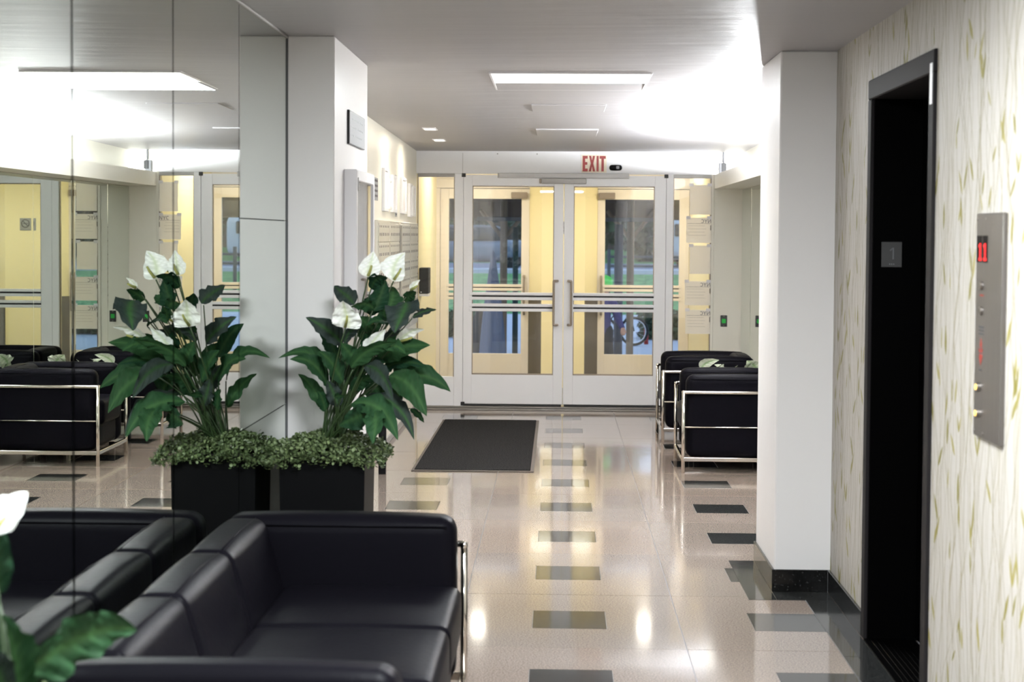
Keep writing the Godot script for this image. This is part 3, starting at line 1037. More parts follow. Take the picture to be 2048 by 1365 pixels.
func build_vestibule() -> void:
	solo("ceiling", bx(Vector3(-1.5, 2.43, OUTER_Z - 0.3), Vector3(1.95, 2.62, DOOR_Z)), M.paint_warm, "low cream ceiling of the vestibule", "ceiling", "", "structure")
	solo("wall_vestibule", bx(Vector3(-1.302, 0, OUTER_Z), Vector3(-1.29, 2.43, DOOR_Z - 0.06), 0.001), M.yellow, "pale yellow vestibule wall behind the black intercom", "wall", "", "structure")
	solo("wall_vestibule", bx(Vector3(1.375, 0, OUTER_Z), Vector3(1.387, 2.43, DOOR_Z - 0.06), 0.001), M.yellow, "pale yellow vestibule wall behind the taped papers", "wall", "", "structure")
	# pier between the street doors, narrower towards the lobby, dark wainscot on its slanting cheeks
	var pl := PackedVector2Array([Vector2(-0.306, OUTER_Z - 0.1), Vector2(-0.306, OUTER_Z + 0.02), Vector2(-0.175, -16.74), Vector2(0.278, -16.74), Vector2(0.41, OUTER_Z + 0.02), Vector2(0.41, OUTER_Z - 0.1)])
	var floor_up := func(q: Vector2) -> Vector3: return Vector3(q.x, 0.0, q.y)
	var pier := solo("partition", Shape.new().prism(pl, floor_up, Vector3(0, 2.43, 0)).done(), M.yellow, "pale yellow pier between the two street doors", "pier", "", "structure")
	for s in [[Vector2(-0.306, OUTER_Z + 0.02), Vector2(-0.175, -16.74), -0.008], [Vector2(0.41, OUTER_Z + 0.02), Vector2(0.278, -16.74), 0.008]]:
		var a: Vector2 = s[0]
		var b: Vector2 = s[1]
		part(pier, "wainscot", Shape.new().prism(PackedVector2Array([a, b, b + Vector2(s[2], 0.004), a + Vector2(s[2], 0.004)]), floor_up, Vector3(0, 0.92, 0)).done(), M.wainscot)
	var sg := thing("no_smoking_sign", "small grey no smoking sign on the vestibule pier", "sign", Vector3(0.045, 1.68, -16.74))
	part(sg, "plate", bx(Vector3(-0.06, -0.065, 0), Vector3(0.06, 0.065, 0.006), 0.002), M.grey_plate)
	var ring := Shape.new(true)
	var loop := []
	for i in 25:
		loop.append(Vector3(cos(i * TAU / 24.0) * 0.04, 0.008 + sin(i * TAU / 24.0) * 0.04, 0.006))
	ring.tube(loop, 0.005, 6)
	ring.tube([Vector3(-0.028, 0.036, 0.006), Vector3(0.028, -0.02, 0.006)], 0.005, 6)
	part(sg, "symbol", ring.done(), M.print_dark)
	part(sg, "cigarette", bx(Vector3(-0.026, 0.004, 0.005), Vector3(0.026, 0.011, 0.0075), 0.001), M.print_dark)
	street_door("door_3", "beige street door in front of the blue tarp", -1.246, -0.306, -1.157, -0.391, -0.36)
	street_door("door_4", "beige street door in front of the bicycle", 0.410, 1.373, 0.490, 1.270, 0.452)
	var head := Shape.new()
	for q in [[-1.30, -0.306], [0.41, 1.385]]:
		head.box(Vector3(q[0], 2.092, OUTER_Z - 0.05), Vector3(q[1], 2.45, OUTER_Z + 0.03), 0.003)
	var tr := solo("trim_7", head.done(), M.beige_frame, "beige metal transom above the street doors", "door header", "", "structure")
	for q in [[-1.30, -0.306], [0.41, 1.385]]:
		part(tr, "ledge", bx(Vector3(q[0], 2.19, OUTER_Z + 0.03), Vector3(q[1], 2.21, OUTER_Z + 0.045), 0.002), M.beige_frame)
	solo("trim_8", bx(Vector3(-1.30, 0, OUTER_Z - 0.03), Vector3(-1.25, 2.09, OUTER_Z + 0.03), 0.003), M.beige_frame, "beige jamb of the street door nearest the intercom", "door jamb", "", "structure")
	var ic := thing("intercom", "black intercom box on a pale bracket in the vestibule", "intercom", Vector3(-1.29, 1.165, -14.92))
	part(ic, "body", bx(Vector3(0.0, -0.115, -0.12), Vector3(0.088, 0.125, 0.12), 0.006), M.matte_black)
	part(ic, "bracket", bx(Vector3(0.0, -0.14, -0.11), Vector3(0.086, -0.115, 0.11), 0.003), M.alu)
	part(ic, "light", drum(Vector3(0.02, -0.1, 0.119), Vector3(0.02, -0.1, 0.122), 0.006, 10), M.alu)


# ---------------------------------------------------------------- lift
func build_lift() -> void:
	var f := Node3D.new()
	f.name = "trim_9"
	add_child(f)
	tag(f, "dark grey metal frame round the lift opening", "lift frame", "", "structure")
	part(f, "header", bx(Vector3(LIFT_X - 0.012, 2.143, -6.406), Vector3(1.44, 2.22, -5.294), 0.004), M.lift_frame)
	part(f, "jamb", bx(Vector3(LIFT_X - 0.012, 0, -5.365), Vector3(1.44, 2.143, -5.294), 0.004), M.lift_frame)
	part(f, "jamb", bx(Vector3(LIFT_X - 0.012, 0, -6.406), Vector3(LIFT_X + 0.004, 2.143, -6.34), 0.004), M.lift_frame)
	part(f, "reveal", bx(Vector3(LIFT_X + 0.004, 0, -6.406), Vector3(1.44, 2.143, -6.34), 0.002), M.lift_black)
	var d := Node3D.new()
	d.name = "door_5"
	add_child(d)
	tag(d, "black sliding lift door set back in its frame", "lift door", "", "structure")
	part(d, "panel", bx(Vector3(1.425, 0.012, -6.34), Vector3(1.46, 2.143, -5.85), 0.002), M.lift_black)
	part(d, "panel", bx(Vector3(1.43, 0.012, -5.848), Vector3(1.46, 2.143, -5.365), 0.002), M.lift_black)
	var s := Shape.new()
	s.box(Vector3(LIFT_X - 0.012, -0.002, -6.34), Vector3(1.425, 0.006, -5.365))
	for k in 9:
		s.box(Vector3(LIFT_X + 0.012 + 0.02 * k, 0.006, -6.335), Vector3(LIFT_X + 0.02 + 0.02 * k, 0.0085, -5.37), 0.001)
	solo("trim_10", s.done(), M.lift_black, "black grooved sill in front of the lift door", "door sill", "", "structure")
	var n := thing("floor_number_plate", "square grey plate with raised number one inside the lift frame", "sign", Vector3(1.311, 1.533, -6.34))
	part(n, "plate", bx(Vector3(-0.04, -0.05, 0), Vector3(0.04, 0.05, 0.004), 0.0015), mat(Color(0.23, 0.225, 0.225), 0.5))
	var one := part(n, "numeral", lettering("1", 0.046, 0.003, false), M.box_grey, Vector3(0, 0.004, 0.005))
	one.position -= Vector3(one.mesh.get_aabb().get_center().x, one.mesh.get_aabb().get_center().y, 0)
	var dots := Shape.new()
	for k in 3:
		dots.tube([Vector3(-0.008 + 0.008 * k, -0.038, 0.003), Vector3(-0.008 + 0.008 * k, -0.038, 0.006)], 0.002, 8)
	part(n, "braille", dots.done(), M.grey_plate)
	solo("label_sticker", bx(Vector3(LIFT_X - 0.0135, 2.04, -5.345), Vector3(LIFT_X - 0.012, 2.175, -5.312)), M.white_enamel, "white label stuck upright on the corner of the lift frame", "sticker")

	# call panel: brushed plate with display, key switches, print, emblem and two buttons
	var p := thing("lift_call_panel", "tall brushed steel call panel with red floor display", "control panel", Vector3(LIFT_X, 1.345, -4.578))
	var hw := 0.139
	part(p, "plate", bx(Vector3(-0.014, -0.322, -hw), Vector3(0, 0.326, hw), 0.003), M.brushed)
	var fx := -0.014
	var q0 := -0.068     # centre line of the fittings, in the far half of the plate
	var dw := Shape.new()
	dw.box(Vector3(fx - 0.001, 0.185, q0 - 0.062), Vector3(fx, 0.262, q0 - 0.008))
	dw.box(Vector3(fx - 0.001, 0.185, q0 + 0.002), Vector3(fx, 0.262, q0 + 0.054))
	var dsp := part(p, "display_window", dw.done(), M.lift_black)
	for o in [-0.022, 0.03]:
		var seg := Shape.new()
		seg.box(Vector3(fx - 0.002, 0.190, q0 + o - 0.012), Vector3(fx - 0.001, 0.198, q0 + o + 0.014))
		seg.box(Vector3(fx - 0.002, 0.198, q0 + o - 0.004), Vector3(fx - 0.001, 0.240, q0 + o + 0.006))
		seg.box(Vector3(fx - 0.002, 0.228, q0 + o - 0.013), Vector3(fx - 0.001, 0.236, q0 + o - 0.004))
		part(dsp, "digit", seg.done(), M.led_red)
	for y in [0.118, 0.045]:
		var kk := part(p, "key_switch", drum(Vector3(fx, y, q0), Vector3(fx - 0.007, y, q0), 0.012, 20), M.steel)
		part(kk, "slot", bx(Vector3(fx - 0.0075, y - 0.007, q0 - 0.0015), Vector3(fx - 0.007, y + 0.007, q0 + 0.0015)), M.gasket)
	var pr := Shape.new()
	for k in 3:
		pr.box(Vector3(fx - 0.0006, -0.004 - 0.010 * k, q0 - 0.024), Vector3(fx, 0.001 - 0.010 * k, q0 + 0.028))
	part(p, "print", pr.done(), M.print_dark)
	var red := Shape.new()
	red.box(Vector3(fx - 0.0006, 0.088, q0 - 0.02), Vector3(fx, 0.092, q0 + 0.02))
	part(p, "warning_line", red.done(), M.emblem_red)
	var fire := PackedVector2Array([Vector2(0, -0.062), Vector2(0.024, -0.02), Vector2(0.014, -0.012), Vector2(0.028, 0.012), Vector2(0.012, 0.010), Vector2(0.010, 0.034), Vector2(0, 0.058), Vector2(-0.010, 0.030), Vector2(-0.012, 0.012), Vector2(-0.028, 0.008), Vector2(-0.014, -0.014), Vector2(-0.024, -0.024)])
	var on_plate := func(q: Vector2) -> Vector3: return Vector3(fx, q.y * 0.66 - 0.072, q0 + q.x * 0.8)
	part(p, "fire_emblem", Shape.new().prism(fire, on_plate, Vector3(-0.0008, 0, 0)).done(), M.emblem_red)
	for e in [[-0.079, -0.075, 0.014], [-0.128, -0.123, 0.012], [-0.070, -0.058, 0.004]]:
		part(p, "emblem_print", bx(Vector3(fx - 0.0014, e[0], q0 - e[2]), Vector3(fx, e[1], q0 + e[2])), M.print_dark)
	for y in [-0.176, -0.252]:
		var ring := part(p, "call_button", drum(Vector3(fx, y, q0 - 0.01), Vector3(fx - 0.010, y, q0 - 0.01), 0.013, 20), M.steel)
		part(ring, "glow", drum(Vector3(fx - 0.010, y, q0 - 0.01), Vector3(fx - 0.012, y, q0 - 0.01), 0.0085, 16), M.button_glow)
	for y in [-0.306, 0.310]:
		for zz in [-hw + 0.015, -0.03]:
			part(p, "screw", drum(Vector3(fx, y, zz), Vector3(fx - 0.003, y, zz), 0.004, 10), M.steel)


# ---------------------------------------------------------------- leather seating with a tube frame
# built facing +x with its back along x = 0; length runs along z
func club_seat(called: String, label: String, category: String, length: float, depth: float, seats: int, arm: float) -> Node3D:
	var t := thing(called, label, category)
	var top := 0.655
	var half := length / 2.0
	for s in [-1.0, 1.0]:
		var a := cushion(Vector3(depth - 0.01, top - 0.105, arm), 0.05, Vector3(0.004, 0.012, 0.008), null, 10)
		var ap := part(t, "arm_cushion", a, M.leather, Vector3((depth - 0.01) / 2.0, 0.105 + (top - 0.105) / 2.0, s * (half - arm / 2.0)))
		var w := Shape.new(true)
		var y := (top - 0.105) / 2.0 - 0.022
		for e in [-1.0, 1.0]:
			w.tube([Vector3(-depth / 2.0 + 0.03, y, e * arm / 2.0 + e * 0.001), Vector3(depth / 2.0 - 0.03, y, e * arm / 2.0 + e * 0.001)], 0.0025, 6)
		part(ap, "piping", w.done(), M.leather)
	var run := length - 2.0 * arm
	var each := run / seats
	for i in seats:
		var zc := -run / 2.0 + each * (i + 0.5)
		var lean := func(p: Vector3) -> Vector3:
			var k := clampf((0.27 - p.y) / 0.5, 0.0, 1.0)
			return p + Vector3((0.13 * k) * clampf((p.x + 0.07) / 0.14, 0.0, 1.0), 0, 0)
		part(t, "back_cushion", cushion(Vector3(0.135, top - 0.105, each - 0.002), 0.03, Vector3(0.014, 0.013, 0.0), lean, 10), M.leather, Vector3(0.075, 0.105 + (top - 0.105) / 2.0, zc))
		part(t, "back_piping", bar([Vector3(0.112, top + 0.003, zc - each / 2.0 + 0.025), Vector3(0.114, top + 0.0115, zc), Vector3(0.112, top + 0.003, zc + each / 2.0 - 0.025)], 0.0028, 6), M.leather)
		part(t, "seat_cushion", cushion(Vector3(depth - 0.19, 0.165, each - 0.002), 0.03, Vector3(0.008, 0.016, 0.0), null, 10), M.leather, Vector3(0.19 + (depth - 0.19) / 2.0 + 0.012, 0.355, zc))
		part(t, "seat_base", cushion(Vector3(depth - 0.21, 0.17, each - 0.002), 0.028, Vector3(0.006, 0.004, 0.0), null, 6), M.leather, Vector3(0.19 + (depth - 0.21) / 2.0, 0.195, zc))
	# frame
	var fx := depth + 0.012
	var fz := half + 0.014
	for sx in [-0.012, fx]:
		for s in [-1.0, 1.0]:
			part(t, "leg", bar([Vector3(sx, 0.0, s * fz), Vector3(sx, 0.552, s * fz)], 0.0125, 14), M.chrome)
	for s in [-1.0, 1.0]:
		part(t, "top_rail", bar(rounded([Vector3(fx, 0.545, s * (fz - 0.03)), Vector3(fx, 0.545, s * fz), Vector3(-0.012, 0.545, s * fz), Vector3(-0.012, 0.545, 0.0)], 0.018), 0.0125, 12), M.chrome)
		part(t, "middle_rail", bar([Vector3(fx, 0.31, s * fz), Vector3(-0.012, 0.31, s * fz), Vector3(-0.012, 0.31, 0.0)], 0.006, 10), M.chrome)
		part(t, "bottom_rail", bx(Vector3(-0.012, 0.078, s * fz - 0.012), Vector3(fx, 0.105, s * fz + 0.012), 0.003), M.chrome)
	part(t, "front_rail", bx(Vector3(fx - 0.012, 0.078, -fz), Vector3(fx + 0.010, 0.105, fz), 0.003), M.chrome)
	part(t, "back_rail", bx(Vector3(-0.022, 0.078, -fz), Vector3(0.0, 0.105, fz), 0.003), M.chrome)
	return t


func build_seating() -> void:
	var sofa := club_seat("sofa", "black leather three seat sofa with chrome frame along the mirror wall", "sofa", 2.03, 0.78, 3, 0.15)
	sofa.position = Vector3(-1.105, 0, -4.385)
	var a := club_seat("armchair", "black leather armchair in the niche, the one nearest the pillar", "armchair", 0.68, 0.70, 1, 0.125)
	a.position = Vector3(1.565, 0, -11.15)
	a.rotation.y = PI
	a.set_meta("group", "black leather armchairs in the niche")
	copy_of(a, Vector3(1.535, 0, -12.79), PI, "black leather armchair in the niche, the one nearest the entrance doors")
	# door mat
	var m := thing("door_mat", "long charcoal entrance mat with brown rubber edge", "mat", Vector3(0, 0, 0))
	var s := Shape.new()
	s.box(Vector3(-0.985, 0.0015, -13.72), Vector3(-0.155, 0.006, -10.74), 0.002)
	part(m, "rubber_edge", s.done(), M.mat_edge)
	part(m, "pile", bx(Vector3(-0.965, 0.004, -13.69), Vector3(-0.178, 0.013, -10.765), 0.004), M.mat_pile)


# ---------------------------------------------------------------- planting
const LEAF_MID := Color(0.055, 0.125, 0.045)

func planter(at: Vector3, label: String) -> void:
	var t := thing("planter", label, "planter", at)
	var s := Shape.new()
	var h := 0.705
	var top := 0.170
	var low := 0.160
	var ring := func(r: float, y: float) -> Array: return [Vector3(-r, y, r), Vector3(r, y, r), Vector3(r, y, -r), Vector3(-r, y, -r)]
	var a: Array = ring.call(low, 0.0)
	var b: Array = ring.call(top, h)
	var c: Array = ring.call(top - 0.014, h)
	var d: Array = ring.call(top - 0.016, h - 0.06)
	for i in 4:
		var j := (i + 1) % 4
		s.quad(a[i], a[j], b[j], b[i])
		s.quad(b[i], b[j], c[j], c[i])
		s.quad(c[i], c[j], d[j], d[i])
	s.quad(d[0], d[1], d[2], d[3])
	s.quad(a[3], a[2], a[1], a[0])
	part(t, "pot", s.done(), M.black)
	part(t, "soil", bx(Vector3(-0.152, h - 0.06, -0.152), Vector3(0.152, h - 0.02, 0.152)), M.soil)


# creeping ground cover that swells over the rim of a planter
func ground_cover(at: Vector3, label: String, count: int) -> void:
	var leaf := SurfaceTool.new()
	leaf.begin(Mesh.PRIMITIVE_TRIANGLES)
	var ring := []
	for i in 8:
		var g := TAU * i / 8.0
		ring.append(Vector3(cos(g) * 0.42, 0.10 * cos(g) * cos(g), 0.5 + sin(g) * 0.5))
	for i in range(1, 7):
		for v in [ring[0], ring[i + 1], ring[i]]:
			leaf.add_vertex(v)
	leaf.generate_normals()
	var mm := MultiMesh.new()
	mm.transform_format = MultiMesh.TRANSFORM_3D
	mm.use_colors = true
	mm.mesh = leaf.commit()
	mm.instance_count = count
	var r := RandomNumberGenerator.new()
	r.seed = 91
	for i in count:
		var u := r.randf_range(-1.0, 1.0)
		var v := r.randf_range(-1.0, 1.0)
		var e := pow(pow(absf(u), 4.0) + pow(absf(v), 4.0), 0.25)
		var lump := 0.016 * sin(u * 9.0 + 1.0) * sin(v * 8.0 + 2.0)
		var y := 0.755 + 0.02 * (1.0 - e * e) - 0.045 * pow(minf(e, 1.0), 5.0) + lump + r.randf_range(-0.014, 0.010)
		var p := Vector3(u * 0.212, y, v * 0.20)
		if e > 0.82:
			p += Vector3(signf(u) * (0.018 if absf(u) > absf(v) else 0.0), r.randf_range(-0.022, 0.01), signf(v) * (0.018 if absf(v) > absf(u) else 0.0))
		var size := r.randf_range(0.010, 0.017)
		var bs := Basis.from_euler(Vector3(r.randf_range(-1.3, 0.3), r.randf() * TAU, r.randf_range(-0.7, 0.7))).scaled(Vector3(size, size, size))
		mm.set_instance_transform(i, Transform3D(bs, p))
		var k := r.randf()
		mm.set_instance_color(i, Color(0.04, 0.068, 0.022).lerp(Color(0.17, 0.225, 0.095), k))
	var o := MultiMeshInstance3D.new()
	o.name = numbered("ground_cover")
	o.multimesh = mm
	var m: StandardMaterial3D = M.hedge.duplicate()
	m.roughness = 0.55
	o.material_override = m
	o.position = at
	add_child(o, true)
	tag(o, label, "ground cover", "", "stuff")


# a peace lily: leaves and white flowers on stalks that rise from the planter
func peace_lily(at: Vector3, label: String, seed_no: int, leaves: Array, flowers: Array) -> void:
	var t := thing("peace_lily", label, "plant", at)
	var r := RandomNumberGenerator.new()
	r.seed = seed_no
	for e in leaves:
		var b := Vector3(e[0], e[1], e[2]) - at
		var tip := Vector3(e[3], e[4], e[5]) - at
		var tone := r.randf()
		var edge := (Color(0.030, 0.040, 0.036) if r.randf() < 0.28 else Color(0.009, 0.030, 0.015).lerp(Color(0.025, 0.066, 0.026), tone))
		var lf := part(t, "leaf", blade(b, tip, e[6] * 1.36, e[7], e[8], LEAF_MID * lerpf(0.45, 1.0, tone), edge, 0.8, 1.0, r.randf() * 6.0), M.leaf)
		var foot := Vector3(r.randf_range(-0.035, 0.055), 0.72, r.randf_range(-0.05, 0.05))
		var knee := foot.lerp(b, 0.5) + Vector3((b.x - foot.x) * -0.18, 0.03, 0)
		var path := []
		for k in 9:
			var q := k / 8.0
			path.append(foot.lerp(knee, q).lerp(knee.lerp(b, q), q))
		part(lf, "stalk", bar(path, 0.0042, 7, 0.0025), M.stem)
	for e in flowers:
		var b := Vector3(e[0], e[1], e[2]) - at
		var tip := Vector3(e[3], e[4], e[5]) - at
		var fl := part(t, "flower", blade(b, tip, e[6] * 1.3, e[7], e[8], Color(0.66, 0.72, 0.52), Color(0.82, 0.83, 0.79), 0.62, 0.6, r.randf() * 6.0), M.petal)
		var d := tip - b
		part(fl, "spadix", bar([b + d * 0.06 + Vector3(0, 0, 0.008), b + d * 0.3 + Vector3(0.008, 0, 0.022), b + d * 0.46 + Vector3(0.01, 0, 0.026)], 0.0065, 8, 0.004), M.spadix)
		var foot := Vector3(r.randf_range(-0.03, 0.04), 0.72, r.randf_range(-0.04, 0.04))
		var knee := foot.lerp(b, 0.55) + Vector3((b.x - foot.x) * -0.1, 0.04, 0)
		var path := []
		for k in 9:
			var q := k / 8.0
			path.append(foot.lerp(knee, q).lerp(knee.lerp(b, q), q))
		part(fl, "stalk", bar(path, 0.0035, 7, 0.003), M.stem)


func build_plants() -> void:
	planter(Vector3(-0.928, 0, -6.44), "tall black square planter in front of the white column")
	ground_cover(Vector3(-0.915, 0, -6.44), "small leaved grey green ground cover filling the planter before the column", 9000)
	peace_lily(Vector3(-0.928, 0, -6.44), "peace lily with white flowers in the planter before the column", 17, [
		[-0.842,1.305,-6.500, -0.910,1.393,-6.550, 0.058,0.05,10],
		[-0.738,1.294,-6.350, -0.806,1.321,-6.250, 0.044,0.12,-35],
		[-0.756,1.378,-6.450, -0.674,1.423,-6.350, 0.045,0.12,30],
		[-0.744,1.292,-6.400, -0.695,1.417,-6.420, 0.057,0.05,15],
		[-0.700,1.306,-6.500, -0.671,1.382,-6.560, 0.070,0.06,5],
		[-0.620,1.331,-6.420, -0.560,1.369,-6.340, 0.036,0.10,25],
		[-0.620,1.330,-6.300, -0.618,1.219,-6.180, 0.097,0.08,10],
		[-0.593,1.258,-6.500, -0.498,1.293,-6.550, 0.026,0.06,40],
		[-0.647,1.223,-6.350, -0.751,1.237,-6.250, 0.041,0.16,50],
		[-0.870,1.150,-6.420, -1.002,1.274,-6.360, 0.063,0.10,25],
		[-0.893,1.099,-6.500, -1.003,1.220,-6.560, 0.052,0.10,-20],
		[-0.854,1.014,-6.380, -0.955,1.127,-6.300, 0.057,0.10,20],
		[-0.934,0.994,-6.500, -1.130,1.092,-6.420, 0.052,0.28,40],
		[-0.924,0.997,-6.400, -1.060,1.098,-6.280, 0.057,0.22,30],
		[-0.943,0.893,-6.460, -1.062,1.025,-6.500, 0.046,0.12,20],
		[-0.922,0.895,-6.360, -0.959,0.976,-6.300, 0.036,0.08,20],
		[-0.800,1.075,-6.350, -0.847,1.177,-6.280, 0.053,0.08,15],
		[-0.810,1.063,-6.300, -0.632,1.187,-6.200, 0.050,0.10,30],
		[-0.719,1.074,-6.400, -0.506,1.177,-6.300, 0.075,0.10,-20],
		[-0.721,1.035,-6.420, -0.521,1.070,-6.360, 0.051,0.12,-30],
		[-0.683,1.033,-6.460, -0.434,0.954,-6.420, 0.070,0.16,-20],
		[-0.687,1.021,-6.360, -0.501,0.897,-6.260, 0.083,0.16,-15],
		[-0.610,0.878,-6.600, -0.554,0.815,-6.620, 0.022,0.04,20],
		[-0.766,1.071,-6.300, -0.632,0.958,-6.160, 0.056,0.14,15],
		[-0.774,0.947,-6.400, -0.566,0.784,-6.300, 0.057,0.16,-25],
		[-0.815,0.928,-6.300, -0.618,0.799,-6.140, 0.073,0.16,-15],
		[-0.746,0.885,-6.280, -0.844,0.869,-6.140, 0.073,0.10,-15],
		[-0.728,0.906,-6.220, -0.706,0.794,-6.100, 0.064,0.12,10],
		[-0.804,1.009,-6.450, -0.772,1.127,-6.500, 0.064,0.05,0],
		[-0.834,0.973,-6.400, -0.709,1.021,-6.340, 0.045,0.10,30],
		[-0.717,1.089,-6.440, -0.640,1.191,-6.500, 0.070,0.08,10],
		[-0.790,1.159,-6.480, -0.732,1.262,-6.520, 0.058,0.06,0],
		[-0.741,1.216,-6.400, -0.791,1.272,-6.340, 0.045,0.10,20],
		[-0.745,1.135,-6.360, -0.762,1.207,-6.300, 0.042,0.08,0],
		[-0.866,1.046,-6.500, -0.899,1.153,-6.560, 0.055,0.06,0],
		[-0.844,1.162,-6.340, -0.772,1.236,-6.260, 0.035,0.14,40],
		[-0.883,0.953,-6.300, -0.835,0.962,-6.240, 0.019,0.10,20],
		[-0.674,1.063,-6.550, -0.615,0.928,-6.660, 0.056,0.10,10],
		[-0.702,1.241,-6.460, -0.686,1.304,-6.400, 0.036,0.05,0],
		[-0.781,1.265,-6.560, -0.763,1.347,-6.620, 0.056,0.05,0],
		[-0.656,1.149,-6.550, -0.680,1.221,-6.600, 0.056,0.05,0],
		[-0.730,1.002,-6.500, -0.645,0.889,-6.550, 0.058,0.12,-20],
		[-0.803,1.058,-6.440, -0.683,1.084,-6.320, 0.042,0.10,-25],
		[-0.868,0.953,-6.450, -0.912,1.065,-6.500, 0.049,0.08,5],
		[-0.871,0.911,-6.360, -0.910,1.021,-6.300, 0.048,0.10,10],
		[-0.837,0.983,-6.520, -0.870,1.083,-6.580, 0.055,0.06,0],
		[-0.702,1.148,-6.300, -0.595,1.128,-6.180, 0.047,0.14,-25],
		[-0.794,0.942,-6.500, -0.695,0.935,-6.580, 0.052,0.14,10]
	], [
		[-0.762,1.427,-6.400, -0.750,1.532,-6.420, 0.067,0.08,15],
		[-0.662,1.411,-6.420, -0.614,1.526,-6.440, 0.081,0.10,-10],
		[-0.700,1.438,-6.500, -0.668,1.515,-6.520, 0.021,0.05,60],
		[-0.837,1.228,-6.280, -0.827,1.340,-6.200, 0.087,0.10,5],
		[-0.590,1.376,-6.400, -0.550,1.418,-6.380, 0.023,0.08,30],
		[-0.640,1.167,-6.360, -0.522,1.222,-6.280, 0.044,0.12,40],
		[-0.744,1.129,-6.300, -0.682,1.229,-6.260, 0.054,0.08,25],
		[-0.750,1.240,-6.400, -0.732,1.266,-6.380, 0.024,0.05,10]
	])
	planter(Vector3(-0.965, 0, -2.70), "black square planter at the near end of the sofa")
	ground_cover(Vector3(-0.952, 0, -2.70), "small leaved ground cover in the planter at the near sofa end", 1500)
	peace_lily(Vector3(-0.965, 0, -2.70), "blurred peace lily leaves at the near end of the sofa", 40, [
		[-0.976,0.804,-2.860, -0.830,0.797,-3.120, 0.078,0.10,16],
		[-0.940,0.766,-2.800, -1.013,0.907,-2.820, 0.086,0.12,-15],
		[-1.013,0.941,-2.850, -1.013,1.073,-2.900, 0.045,0.06,10],
		[-0.957,0.789,-2.750, -1.003,0.867,-2.650, 0.050,0.15,10]
	], [
		[-1.028,1.049,-2.850, -0.995,1.116,-2.950, 0.051,0.08,5]
	])


